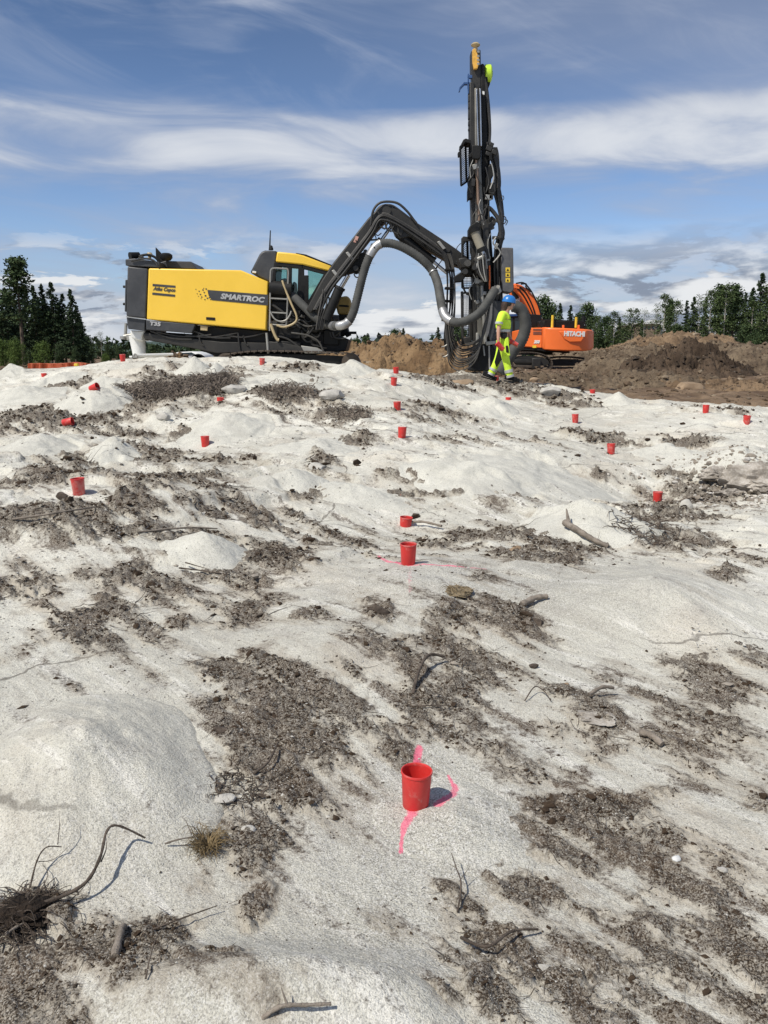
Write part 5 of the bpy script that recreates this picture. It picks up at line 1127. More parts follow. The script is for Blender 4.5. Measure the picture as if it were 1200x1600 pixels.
# ------------------------------------------------------------------ excavator
YX = 48.5
exc = empty('excavator', P(850, 575, 50), 'orange excavator seen from behind with its counterweight and folded boom', 'excavator')
def loft(name, cols, mat, parent, bevel=.05, back=None):
    """cols: (column, row top, row bottom, distance) round the plan, closed; top and bottom capped"""
    a = [P(c[0], c[1], c[3]) for c in cols]; b = [P(c[0], c[2], c[3]) for c in cols]; n_ = len(a); m_ = MB()
    m_.addf(a + b, [tuple(range(n_)), tuple(reversed(range(n_, 2 * n_)))] + [((i + 1) % n_, i, n_ + i, n_ + (i + 1) % n_) for i in range(n_)])
    return m_.build(name, mat, parent, bevel=bevel, smooth=35)
cw = loft('counterweight', [(846,511,544,48.6),(850,511.3,547,48.2),(862,512,548,47.95),(885,512.5,548.7,47.9),(905,513.5,549,48.0),(918,514.5,548.6,48.3),(925,515,547,48.8),(927.5,517,544,49.6),(926,518,543,51.0),(850,514,544,51.0)], M_ora, exc, .08)
MB().prism([(874,518),(917,516.5),(913,527),(908,534),(890,534.5),(882,530)], 47.86, 48.1).build('weight_recess', M_ora, cw, bevel=.03)
letters('HITACHI', P(881, 525.3, 47.86), P(913.5, 526.3, 47.86), 47.8, M_white, cw, bold=.06, h=.30, depth=.02)
sd = loft('side_body', [(846.5,512,544,48.5),(846.5,512,544,51.3),(800,518,542,53.5),(800,518,542,51.0),(823,512.5,542,49.6)], M_ora, exc, .04)
fx = lambda x: 49.6 + (48.5 - 49.6) * (x - 823) / 23.5
for (x0, y0, x1, y1) in ((833,513.5,846,516.5),(833,518,846,523)):
    m_ = MB(); m_.addf([P(x0, y0, fx(x0) - .03), P(x1, y0, fx(x1) - .03), P(x1, y1, fx(x1) - .03), P(x0, y1, fx(x0) - .03), P(x0, y0, fx(x0) + .1), P(x1, y0, fx(x1) + .1), P(x1, y1, fx(x1) + .1), P(x0, y1, fx(x0) + .1)], [(0, 3, 2, 1), (0, 1, 5, 4), (2, 3, 7, 6), (0, 4, 7, 3), (1, 2, 6, 5)]); m_.build('side_vent', wear('vent_dark', (.18, .045, .02), .6), sd)
letters('350', P(834.5, 536.8, fx(834.5) - .03), P(843.5, 536.8, fx(843.5) - .03), 0, M_white, sd, bold=.05, shear=.2, h=.19, depth=.02)
letters('ZAXIS', P(835.5, 531.2, fx(834.5) - .03), P(843.5, 531.2, fx(843.5) - .03), 0, M_black, sd, bold=.03, h=.10, depth=.015) if False else None
m_ = MB(); m_.addf([P(832, 539.5, fx(832) - .05), P(838, 539.5, fx(838) - .05), P(838, 543.5, fx(838) - .05), P(832, 543.5, fx(832) - .05)], [(0, 3, 2, 1)]); m_.build('yellow_sticker', M_label, sd)
loft('lower_frame', [(846,543.5,548,48.6),(852,544,550,48.4),(890,548,552,48.6),(890,548,552,52),(800,541,546,53),(800,541,546,51)], M_black, exc, .02)
m_ = MB(); c = P(835, 548, 51.3); m_.lathe([(0, .3), (1.1, .3), (1.1, -.25), (0, -.25)], c, 24); m_.build('slew_ring', M_black, exc, smooth=40)
loft('engine_deck', [(843,503,512,49),(850,500,512,48.8),(913,503,514,49),(913,503,514,51),(838,502,512,51)], M_black, exc, .05)
m_ = MB(); m_.tube(pc([(843,506),(850,500),(880,501),(911,503),(915,512)], 48.6, 4), .03, 6); m_.tube([P(868, 501, 48.6), P(868, 512, 48.6)], .03, 6); m_.tube([P(890, 502, 48.6), P(890, 512, 48.6)], .03, 6); m_.build('handrail', M_black, exc, smooth=50)
for x in (863, 900):
    m_ = MB(); m_.cyl(P(x - .3, 512, 48.4), P(x + .6, 492.5 + (x > 880) * 3, 48.4), .075, seg=10); m_.build('yellow_post', M_label, exc, smooth=50)
for x in (880, 904): m_ = MB(); m_.box(P(x, 511, 48.3), (.12, .1, .22)); m_.build('lifting_lug', M_ora, exc, bevel=.02)
m_ = MB(); m_.cyl(P(911, 505, 50), P(912, 494, 50), .13, seg=12); m_.build('exhaust_pipe', M_black, exc, smooth=50)
# cab, seen beside the ribbed duct
xc = MB()
for Yq in (51.2, 53.0):
    xc.prism([(789,493),(816,492),(817,496),(789,497)], Yq, Yq + .12); xc.prism([(813,492),(818,492),(820,541),(815,541)], Yq, Yq + .12); xc.prism([(789,493),(792,493),(792,541),(789,541)], Yq, Yq + .12); xc.prism([(801,495),(804,495),(804,541),(801,541)], Yq, Yq + .12); xc.prism([(789,528),(820,528),(820,541),(789,541)], Yq, Yq + .12)
xc.build('cab_frame', M_black, exc, bevel=.02)
pr('cab_window', [(791,496),(815,496),(816,529),(791,529)], 51.25, 51.27, M_dglass, exc, 0); pr('cab_roof', [(788,491),(817,490),(818,494),(788,495)], 51.1, 53.2, M_bluedk, exc, .03)
pr('cab_rear', [(790,495),(816,495),(817,540),(790,540)], 52.6, 53.0, M_dglass, exc, 0)
# boom: shoulder up and over, arm falling away
xb = MB(); xb.prism([(841,503),(848,501),(842,480),(835,464),(826,453),(814,445),(804,442.5),(799,446),(800,452),(806,455),(814,463),(823,478),(832,495),(835,503)], 51.0, 51.6); xb = xb.build('boom', M_ora, exc, bevel=.05)
xs = MB(); xs.prism([(799,446),(806,447),(826,475),(832,492),(826,496),(815,495),(806,488),(800,470),(796,455)], 52.3, 52.8); xs.build('arm', M_ora, exc, bevel=.04)
m_ = MB(); m_.prism([(801,444),(812,446),(812,452),(802,450)], 50.9, 51.9); m_.build('boom_knuckle', M_ora, exc, bevel=.03)
m_ = MB(); m_.cyl(P(812, 494, 51.9), P(808, 464, 51.9), .14, seg=12); m_.build('boom_ram_rod', M_white, exc, smooth=50)
m_ = MB(); m_.cyl(P(807, 467, 51.9), P(803, 452, 51.9), .19, seg=12); m_.build('boom_ram', M_boom, exc, smooth=50)
for k, pts in enumerate([[(806,443),(818,442),(828,452),(836,466),(842,480),(846,495)], [(812,448),(822,458),(832,478),(838,498)], [(814,444),(822,443.5),(822,449),(830,456)], [(808,450),(817,460),(826,476),(834,494)]]):
    m_ = MB(); m_.tube(pc(pts, 50.85 + .1 * (k % 2), 5), .045, 6); m_.build('hydraulic_hose', M_black, exc, smooth=50)
pr('swing_bracket', [(820,490),(846,492),(847,504),(840,510),(820,512)], 50.6, 52.2, M_black, exc, .03)
# undercarriage: two tracks of separate shoes
def xtrack(cols, Y0, Y1, nm='crawler_track'):
    w_ = [P(a, b, (Y0 + Y1) / 2) for a, b in cols]; w_.append(w_[0]); c = crv(w_, 6); L = [0]
    for i in range(1, len(c)): L.append(L[-1] + (c[i] - c[i - 1]).length)
    n_ = 40; t = MB()
    for k in range(n_):
        s_ = L[-1] * k / n_; i = max(1, int(np.searchsorted(L, s_))); i = min(i, len(L) - 1); p = c[i - 1].lerp(c[i], (s_ - L[i - 1]) / max(L[i] - L[i - 1], 1e-6)); d = (c[i] - c[i - 1]).normalized()
        R = Matrix(((d.x, 0, -d.z), (0, 1, 0), (d.z, 0, d.x))); t.box(Vector((p.x, (Y0 + Y1) / 2, p.z)), (L[-1] / n_ * .85, Y1 - Y0, .06), R)
        t.box(Vector((p.x, (Y0 + Y1) / 2, p.z)) + Vector((-d.z, 0, d.x)) * -.05, (.05, Y1 - Y0 - .1, .05), R)
    t.build(nm, M_rust, exc, smooth=0)
    cx = sum(a for a, b in cols) / len(cols); cy = sum(b for a, b in cols) / len(cols)
    pr('track_frame', [(cx + (a - cx) * .9, cy + (b - cy) * .6) for a, b in cols], Y0 + .1, Y1 - .1, M_boom, exc, 0)
xtrack([(798,562),(802,554),(815,550.5),(835,551),(850,555),(859,562),(861,570),(856,576),(830,577.5),(806,576.5)], 47.6, 48.3)
xtrack([(848,566),(855,560),(875,557),(900,558),(915,561),(921,566),(922,571),(914,574.5),(880,575.5),(856,575)], 50.6, 51.3)
m_ = MB(); m_.box(P(837, 568, 47.6), (.50, .5, .62)); m_.build('idler_guard', M_boom, exc, bevel=.05)
pr('track_beam', [(803,562),(832,562),(832,567),(803,567)], 47.45, 47.6, M_boom, exc, .02); pr('track_beam', [(803,570),(832,571),(832,575),(803,574)], 47.45, 47.6, M_rust, exc, .02)
# ------------------------------------------------------------------ worker
YP = 16.75
def skin(name, verts, edges, rad, mat, parent, sub=2, sym=0):
    me = bpy.data.meshes.new(name); me.from_pydata([Vector(v) for v in verts], edges, []); o = bpy.data.objects.new(name, me); col.objects.link(o)
    md = o.modifiers.new('s', 'SKIN'); md.use_smooth_shade = True
    for i, r in enumerate(rad): me.skin_vertices[0].data[i].radius = r if isinstance(r, tuple) else (r, r)
    me.skin_vertices[0].data[0].use_root = True
    sb = o.modifiers.new('u', 'SUBSURF'); sb.levels = sub; sb.render_levels = sub
    bpy.context.view_layer.update()
    m2 = bpy.data.meshes.new_from_object(o.evaluated_get(bpy.context.evaluated_depsgraph_get())); bpy.data.objects.remove(o)
    m2.name = name; m2.materials.clear(); L = wloc(parent)
    co = np.empty(len(m2.vertices) * 3); m2.vertices.foreach_get('co', co); co = co.reshape(-1, 3) - np.array(L[:]); m2.vertices.foreach_set('co', co.ravel()); m2.update()
    return link(name, m2, mat, parent)
per = empty('person', G(784, 596), 'worker in fluorescent yellow with blue helmet, walking with red cups in both hands', 'person')
J = lambda x, y, d=0: P(x, y, YP + d)
V_ = [J(786,533), J(786,516), J(786,501), J(788,491), J(791,485), J(794,476), J(795,470),       # 0-6 pelvis..head
      J(784,493,-.17), J(779,514,-.22), J(778.5,531,-.24), J(780,539,-.23),                     # 7-10 near arm
      J(790,493,.17), J(793,512,.22), J(797,527,.16), J(800,535,.12),                            # 11-14 far arm
      J(785,536,-.09), J(791,560,-.10), J(795,586,-.10), J(801,594,-.10),                        # 15-18 near (leading) leg
      J(784,536,.09), J(778,560,.09), J(767,583,.09), J(763,589,.09)]
E_ = [(0,1),(1,2),(2,3),(3,4),(4,5),(5,6),(3,7),(7,8),(8,9),(9,10),(3,11),(11,12),(12,13),(13,14),(0,15),(15,16),(16,17),(17,18),(0,19),(19,20),(20,21),(21,22)]
R0 = [(.12,.15),(.10,.12),(.12,.14),.075,.055,.085,.075,.055,.042,.030,.034,.055,.042,.030,.034,.085,.062,.042,.035,.085,.062,.042,.035]
body = skin('body', V_, E_, R0, M_skin, per)
hd = blob('head', J(795.5,475.5), (.082,.075,.115), M_skin, per, 9)
for f_ in hd.data.polygons: f_.use_smooth = True
fc_ = MB(); h0 = J(795.5,475.5)
fc_.tube(crv([h0 + Vector((.070,0,.03)), h0 + Vector((.098,0,-.008)), h0 + Vector((.078,0,-.028))], 4), [.010,.012,.014,.016,.016,.014,.010,.008,.006], 6); fc_.build('nose', M_skin, per, smooth=60)
for s_ in (-1, 1):
    m_ = MB(); m_.box(h0 + Vector((.074, .028 * s_, .018)), (.008, .022, .009)); m_.build('eye', M_black, per, bevel=.003)
m_ = MB(); m_.box(h0 + Vector((.078, 0, -.052)), (.01, .042, .007)); m_.build('mouth', M_redd, per, bevel=.003)
hr = MB(); hr.tube(crv([h0 + Vector((-.03,0,.04)), h0 + Vector((-.075,-.01,-.02)), h0 + Vector((-.10,-.02,-.11)), h0 + Vector((-.13,-.03,-.19)), h0 + Vector((-.15,-.03,-.25))], 5), [.085,.098,.10,.095,.09,.085,.08,.075,.07,.066,.062,.06,.058,.055,.052,.048,.042,.036,.028,.018,.006], 10); hr.build('hair', M_hair, per, smooth=70)
m_ = MB(); c = h0 + Vector((-.01,-.085,0)); m_.lathe([(0,-.03),(.03,-.03),(.042,-.01),(.042,.015),(.03,.03),(0,.03)], c, 16, Matrix.Rotation(math.radians(90), 3, 'X')); m_.build('ear_muff', M_black, per, smooth=50)
m_ = MB(); c = h0 + Vector((-.01,.085,0)); m_.lathe([(0,-.03),(.03,-.03),(.042,-.01),(.042,.015),(.03,.03),(0,.03)], c, 16, Matrix.Rotation(math.radians(90), 3, 'X')); m_.build('ear_muff', M_black, per, smooth=50)
hm = MB(); Rt = Matrix.Rotation(math.radians(-4), 3, 'Y'); Rh = Matrix.Rotation(math.radians(10), 3, 'Y')
hm.lathe([(0,.145),(.045,.140),(.085,.118),(.112,.080),(.124,.035),(.126,0),(.118,0),(.10,.05),(0,.12)], h0 + Vector((-.008,0,.035)), 28, Rh)
hm = hm.build('helmet', M_blue, per, smooth=60); hm.scale = (1.07, .92, 1); hm.location = ((h0 - wloc(per)).x * -.07, (h0 - wloc(per)).y * .08, 0)
m_ = MB(); q_ = h0 + Vector((0,0,.035)); m_.prism([(0,0)]*0 or [(800.5,470),(805,474.2),(804.4,475.4),(799,472)], YP - .07, YP + .07); m_.build('helmet_brim', M_blue, hm, bevel=.006)
m_ = MB(); m_.box(h0 + Vector((-.01,-.115,.06)), (.05,.02,.035), Matrix.Rotation(.5,3,'Y')); m_.build('lamp_clip', M_bluedk, hm, bevel=.006)
# shirt with sleeves
SV = [J(786,518.5), J(786.5,508), J(787,498), J(788,490.5), J(783.5,494,-.165), J(779.8,505.5,-.205), J(779.4,509,-.21), J(790,494,.165), J(792,507,.205)]
sh_ = skin('shirt', SV, [(0,1),(1,2),(2,3),(3,4),(4,5),(5,6),(3,7),(7,8)], [(.135,.165),(.135,.165),(.145,.17),(.085,.10),.085,.075,.07,.085,.072], M_hiv, per)
m_ = MB(); a_, b_2 = J(779.8,503.3,-.205), J(779.5,506.6,-.21); m_.cyl(a_, b_2, .079, .078, 16); m_.build('sleeve_band', M_refl, sh_, smooth=50)
m_ = MB(); m_.lathe([(.138,-.025),(.140,-.02),(.140,.02),(.138,.025)], J(786.3,517,0), 24); mb_ = m_.build('waist_band', M_refl, sh_, smooth=50); 
# trousers
TV = [J(785.5,527), J(785.5,522), J(786.5,540,-.085), J(790,560,-.10), J(793.5,575,-.10), J(796.5,590.5,-.10), J(784,540,.085), J(778.5,560,.09), J(773,573,.09), J(765.5,587.5,.09)]
tr_ = skin('trousers', TV, [(1,0),(0,2),(2,3),(3,4),(4,5),(0,6),(6,7),(7,8),(8,9)], [(.13,.165),(.135,.165),(.105,.105),(.080,.080),(.075,.075),(.082,.082),(.10,.10),(.080,.080),(.075,.075),(.080,.080)], M_hiv, per)
for a_, b_2, r_ in ((J(794.2,577.5,-.10), J(795.2,582,-.10), .086), (J(796,586,-.10), J(796.8,589.6,-.10), .088), (J(771.5,576,.09), J(769.6,579.5,.09), .085), (J(768,583,.09), J(766.4,586,.09), .087)):
    m_ = MB(); m_.cyl(a_, b_2, r_, r_, 18); m_.build('leg_band', M_refl, tr_, smooth=50)
m_ = MB(); m_.prism([(783,522),(793,521),(792,527),(789,530),(783,527)], YP - .19, YP - .10); m_.prism([(790,540),(794,540),(795.5,551),(791,551)], YP - .20, YP - .12); m_.prism([(780,519.5),(793,519.5),(793,522.5),(780,522.5)], YP - .175, YP + .16); m_.prism([(781,537),(791,535),(791.5,552),(784,562),(776,574),(773,566)], YP - .03, YP + .03); m_.prism([(774,523),(779,522),(778,531),(773.5,532)], YP - .17, YP - .10); m_.build('tool_pouch', M_black, tr_, bevel=.012)
m_ = MB(); m_.prism([(789,528),(794,527),(797.5,556),(790,556.5)], YP - .185, YP - .12); m_.build('thigh_pocket', M_hiv, tr_, bevel=.012)
for (x, y, d, rz) in ((799,592.6,-.10,.1),(764,588,.09,.28)):
    m_ = MB(); c = J(x, y, d); R = Matrix.Rotation(rz, 3, 'Y')
    for (dx, w_, hh, dz) in ((-.09,.09,.10,.03),(-.02,.10,.11,.03),(.06,.10,.085,.012),(.12,.085,.065,.0)): m_.box(c + R @ Vector((dx, 0, dz)), (.09, w_, hh), R)
    m_.box(c + R @ Vector((.01, 0, -.045)), (.31, .10, .025), R); m_.build('boot', M_black, per, bevel=.02, seg=3)
# fingers curled round the cups
def hand(c, d, side):
    for i, (o, l) in enumerate(((-.030,.075),(-.010,.085),(.010,.080),(.030,.062))):
        s_ = c + d * .03 + Vector((0, 0, 0)) + side * o
        MB().tube(crv([s_, s_ + d * l * .5 + Vector((.012, 0, -.004)), s_ + d * l * .8 + Vector((.030, -.01, -.02)), s_ + d * l * .75 + Vector((.045, 0, -.035))], 3), [.011,.011,.0105,.010,.010,.0095,.009,.0085,.008,.006], 6).build('finger', M_skin, body, smooth=60)
    MB().tube(crv([c, c + Vector((.03, -.02, -.01)), c + Vector((.05, -.015, -.04))], 3), [.014,.013,.012,.011,.010,.009,.007], 6).build('thumb', M_skin, body, smooth=60)
hand(J(780,538.5,-.24), Vector((.2, -.1, -1)).normalized(), Vector((1, 0, 0))); hand(J(800,534.5,.12), Vector((.7, -.2, -.6)).normalized(), Vector((.5, 0, .5)))
def cup_stack(a, b, r0, r1, label):
    e_ = empty('cup_stack', a, label, 'cups'); d = (b - a); n_ = 4
    for k in range(n_):
        m_ = MB(); p0 = a + d * (k / n_ * .55); p1 = p0 + d * .45; m_.tube([p0, p0 + (p1 - p0) * .06, p0 + (p1 - p0) * .07, p1], [r0 * 1.06, r0 * 1.06, r0, r1], 20); m_.build('cup', M_red, e_, smooth=40)
cup_stack(J(776.5,536,-.30), J(788,547.5,-.28), .050, .043, 'stack of red cups held low in the hand on the camera side')
cup_stack(J(794,531.5,.05), J(811.5,540,.02), .046, .036, 'stack of red cups held out ahead by the walking worker')
# ------------------------------------------------------------------ dirt heaps of the dug ground
M_pclod = clod_mat('peat_clods', (.02, .015, .011), (.07, .05, .035), (.16, .12, .08), .95)
def pile(px, Yp, top, rx, ry, mat, label, seed, rough=.32, ex=1.0, sh=0.0):
    c = P(px, 552, Yp); zt = P(px, top, Yp).z; g0 = gz(c.x, c.y); h = (zt - g0) * .80
    nx, ny = 190, 110; u = np.linspace(-1.05, 1.05, nx); v = np.linspace(-1.05, 1.05, ny); U, Vv = np.meshgrid(u, v, indexing='ij'); X = c.x + U * rx; Y = c.y + Vv * ry
    t = np.sqrt(U * U + Vv * Vv) + .16 * fbm(X / rx * 1.5, Y / rx * 1.5, 3, ox=seed)
    prof = np.clip(1 - t, 0, 1) ** ex; prof = prof / (1 - .0)
    Z = ht(X, Y) + h * np.minimum(prof * 1.12, 1.05) + h * rough * fbm(X / rx * 2.6, Y / rx * 2.6, 6, .68, ox=seed + 9) * np.clip(prof * 3, 0, 1) + .16 * (fbm(X * 1.1, Y * 1.1, 3, .6, ox=seed + 30)) * np.clip(prof * 4, 0, 1) + .24 * np.abs(fbm(X * 1.7, Y * 1.7, 4, .6, ox=seed)) * np.clip(prof * 4, 0, 1) - .25 * np.clip((t - .93) / .12, 0, 1)
    i = np.arange(nx * ny).reshape(nx, ny); q = np.stack([i[:-1, :-1], i[1:, :-1], i[1:, 1:], i[:-1, 1:]], -1).reshape(-1, 4)
    L = np.array([c.x, c.y, g0]); o = npmesh('dirt_heap', np.stack([X.ravel(), Y.ravel(), Z.ravel()], -1) - L, q, mat, smooth=True); o.location = L
    k = rng.random(len(t.ravel())) < .05 * np.clip((1.02 - t.ravel()) * 8, 0, 1); C_ = np.stack([X.ravel(), Y.ravel(), Z.ravel()], -1)[k]; n = len(C_)
    S = Yp * np.clip(rng.lognormal(-6.95, .6, n), .0006, .005); Vv = ico_v[None] * (1 + rng.uniform(-.35, .35, (n, 12, 1))) * S[:, None, None] * np.array([1.2, 1, .8]) + (C_ - L)[:, None]
    o2 = npmesh('soil_clods', Vv.reshape(-1, 3), (ico_f[None] + (np.arange(n) * 12)[:, None, None]).reshape(-1, 3), M_sclod if mat is not M_soilB else M_pclod, o); o2['kind'] = 'stuff'
    tag(o, label, 'dirt heap'); return o
pile(640, 30, 522, 3.1, 3.4, M_soilA, 'tall ochre dirt heap behind the boom, left of the mast', 1, ex=.62)
pile(570, 32, 533, 2.3, 3.0, M_soilA, 'lower ochre dirt heap between the crawler track and the tall ochre heap', 2, ex=.7)
pile(700, 33, 529, 2.4, 3.0, M_soilA, 'ochre dirt heap behind the hanging hoses', 3, ex=.6)
pile(520, 36, 541, 2.4, 3.0, M_soilC, 'low brown dirt heap beyond the rig front', 12, ex=.7)
pile(1062, 72, 512, 9.0, 9, M_soilD, 'highest pale brown dirt heap in front of the white building', 4, ex=.8)
pile(1080, 36, 532, 2.9, 3.2, M_soilB, 'nearly black peat heap in front of the highest heap', 5, ex=1.0, rough=.5)
pile(985, 56, 535, 3.2, 4, M_soilC, 'grey-brown dirt bank beside the excavator counterweight', 6, ex=.6)
pile(1180, 45, 536, 5.2, 5, M_soilC, 'stony grey-brown dirt bank at the right edge', 7, ex=.55)
pile(1010, 42, 540, 3.6, 4, M_soilC, 'rough grey dirt bank between counterweight and peat heap', 8, ex=.6)
pile(1125, 58, 534, 5.5, 5, M_soilC, 'brown dirt bank behind the black peat heap', 9, ex=.6)
pile(1270, 50, 538, 6, 5, M_soilC, 'dirt bank continuing out past the stony one', 13, ex=.6)
pile(915, 62, 543, 5, 4, M_soilC, 'dirt bank beyond the excavator tracks', 14, ex=.6)
pile(880, 27, 587, 2.6, 1.6, M_soilC, 'low soil berm in front of the excavator', 10, ex=.8)
pile(1000, 27, 583, 3.0, 2.2, M_soilC, 'low churned soil swell below the grey dirt bank', 11, ex=.8)
pile(1150, 26, 596, 3.0, 2.2, M_soilD, 'low ochre soil swell near the white ground edge', 15, ex=.8)
pile(272, 28, 552, .9, .8, M_soilA, 'small ochre soil heap behind the rig jack', 16, ex=.7)
# ------------------------------------------------------------------ buildings, far things
bd = empty('building', P(1020, 530, 150), 'low brown building with pale roof slab behind the right-hand trees', 'building')
pr('wall', [(1002,506),(1032,506),(1032,530),(1002,530)], 150, 165, M_conc, bd, 0); pr('roof', [(1001,503.5),(1033,503.5),(1033,506.2),(1001,506.2)], 149.6, 165.4, M_wfac, bd, 0); pr('tower', [(1021,499),(1027,499),(1027,503.6),(1021,503.6)], 151, 155, M_wfac, bd, 0)
pr('tower', [(1032.4,500),(1044,500),(1044,530),(1032.4,530)], 150.5, 160, M_wfac, bd, 0)
for k in range(4): pr('window', [(1005 + 7 * k, 510), (1009 + 7 * k, 510), (1009 + 7 * k, 514), (1005 + 7 * k, 514)], 149.9, 150.1, M_dglass, bd, 0)
bd = empty('building', P(1130, 532, 140), 'long white building glimpsed between the birch trunks', 'building')
pr('wall', [(1098,512),(1158,510),(1158,534),(1098,534)], 140, 155, M_wfac, bd, 0); pr('roof', [(1097,510.2),(1159,508.2),(1159,510),(1097,512)], 139.7, 155.3, M_char, bd, 0)
for k in range(6): pr('window', [(1102 + 9 * k, 516), (1107 + 9 * k, 516), (1107 + 9 * k, 521), (1102 + 9 * k, 521)], 139.9, 140.1, M_dglass, bd, 0)
cn = empty('site_container', P(604, 540, 60), 'dark green site container peeping over the ochre heap', 'container')
pr('container_body', [(589,525),(614,524.5),(614,545),(589,545)], 60, 66, M_green, cn, 0); pr('container_roof', [(588.5,524),(614.5,523.5),(614.5,525),(588.5,525.3)], 59.9, 66.1, M_char, cn, 0)
st_ = empty('marker_stake', P(697, 530, 30), 'thin stake standing on the ochre heap beside the hoses', 'stake'); m_ = MB(); m_.tube([P(697.5, 532, 30), P(696.8, 521, 30), P(697, 517.5, 30), P(695, 517.3, 30)], .04, 6); m_.build('stake_rod', M_black, st_)
van = empty('parked_van', P(290, 558, 33), 'white van roof showing under the rig belly', 'van')
m_ = MB(); m_.prism([(262,556),(266,553),(278,550),(300,549),(314,552),(320,556),(322,566),(262,566)], 33, 34.8); m_.build('van_body', M_white, van, bevel=.08); pr('van_window', [(279,551.5),(299,550.5),(306,554),(274,555)], 32.97, 33.05, M_dglass, van, 0)
for x in (272, 310): m_ = MB(); c = P(x, 566, 33); m_.cyl(c, c + Vector((0, .25, 0)), .33, seg=16); m_.build('wheel', M_black, van)
tz = empty('rod_trestle', P(225, 566, 19.5), 'metal trestle with rods lying on it beside the rig jack', 'trestle')
m_ = MB(); Yt = 19.5
for a_, b_2 in (((203,564),(211,553)),((211,553),(222,565)),((207,558),(216,558))): m_.tube([P(*a_, Yt), P(*b_2, Yt)], .022, 6)
m_.build('trestle_leg', M_alu, tz)
m_ = MB(); m_.tube([P(212, 555, Yt + .1), P(270, 553.5, Yt + .6)], .03, 8); m_.tube([P(212, 557, Yt + .15), P(262, 555, Yt + .7)], .03, 8); m_.build('rod', M_white, tz)
# orange netting along the forest side
nt = empty('safety_netting', P(90, 575, 26), 'sagging orange safety netting strung along the forest side', 'netting')
cs = [P(x, y, Y) for x, y, Y in ((44,568.5,27),(60,568,27),(80,568.5,27),(100,568,26.5),(118,566.5,26.5),(130,567.5,26),(141,569,26))]; bs = [P(x, y, Y) for x, y, Y in ((44,575,27),(60,577,27),(80,577,27),(100,578,26.5),(118,576,26.5),(130,576,26),(141,575,26))]
m_ = MB(); a_ = crv(cs, 10); b_2 = crv(bs, 10)
for k in range(9):
    t = k / 8; m_.tube([p.lerp(q, t) + Vector((0, .05 * math.sin(i * .9), 0)) for i, (p, q) in enumerate(zip(a_, b_2))], .014, 4, False)
for i, (p, q) in enumerate(zip(a_, b_2)):
    m_.tube([p + Vector((0, .05 * math.sin(i * .9), 0)), q], .013, 4, False)
    if i + 1 < len(a_): m_.tube([p.lerp(a_[i + 1], .5), q.lerp(b_2[i + 1], .5)], .013, 4, False)
o = m_.build('net_mesh', M_net, nt, smooth=0); o['kind'] = 'stuff'
for i in (0, 2, 4, 6): m_ = MB(); m_.cyl(bs[i] + Vector((0, .05, -.1)), cs[i] + Vector((0, .05, .1)), .02, seg=6); m_.build('net_post', M_rust, nt)
sg = empty('yellow_drum', P(118, 572, 25.8), 'small yellow marker box hanging on the orange netting', 'marker'); m_ = MB(); m_.prism([(115,568),(121,568),(121.5,572.5),(115.5,572.5)], 25.7, 25.85); m_.build('drum_body', M_label, sg, bevel=.02)
# ------------------------------------------------------------------ trees
def tris(C, S, N=None, flat=None):
    """random small triangles at centres C with size S"""
    n_ = len(C); a = rng.normal(0, 1, (n_, 3)); b_ = rng.normal(0, 1, (n_, 3)); a /= np.linalg.norm(a, axis=1)[:, None]; b_ -= a * (a * b_).sum(1)[:, None]; b_ /= np.linalg.norm(b_, axis=1)[:, None]
    S = np.broadcast_to(S, (n_,))[:, None]
    V = np.stack([C + a * S, C - a * S * .5 + b_ * S * .8, C - a * S * .5 - b_ * S * .8], 1); return V.reshape(-1, 3)
def crown_spruce(h, w_, lo=.12, seed=0, gap=.0, sz=.13):
    C = []; 
    nb = int(190)
    for i in range(nb):
        t = lo + (1 - lo) * (i / nb); z = t * h; L = w_ * (1 - t) ** .85 * rng.uniform(.55, 1.15) + .10; q = rng.uniform(0, 6.28)
        if rng.uniform() < gap: continue
        m_ = max(5, int(26 * L / w_)) * 2; s_ = rng.uniform(.05, 1, m_) ** .8; d = -.30 * L * s_ ** 1.4 + .10 * L * s_ + .0
        wd_ = (1 - s_) * .22 * L + .06
        C.append(np.stack([np.cos(q) * s_ * L + rng.normal(0, 1, m_) * wd_ * .6, np.sin(q) * s_ * L + rng.normal(0, 1, m_) * wd_ * .6, z + d + rng.normal(0, .05, m_) - rng.uniform(0, .25, m_) * wd_ * 2], -1))
    C = np.concatenate(C); return tris(C, rng.uniform(.6, 1.4, len(C)) * sz)
def crown_pine(h, w_, lo=.5, sz=.13):
    C = []
    for i in range(46):
        t = lo + (1 - lo) * rng.uniform(0, 1) ** .8; q = rng.uniform(0, 6.28); L = w_ * rng.uniform(.25, 1) * max(.15, 1 - ((t - lo) / (1 - lo)) ** 1.4); c = np.array([math.cos(q) * L, math.sin(q) * L, t * h])
        m_ = 70; C.append(c + rng.normal(0, 1, (m_, 3)) * np.array([.30, .30, .22]) * w_ * .5)
        k = 14; s_ = rng.uniform(0, 1, (k, 1)); C.append(np.array([0, 0, t * h - .3]) * (1 - s_) + c * s_ + rng.normal(0, .06, (k, 3)))
    C = np.concatenate(C); return tris(C, rng.uniform(.6, 1.4, len(C)) * sz)
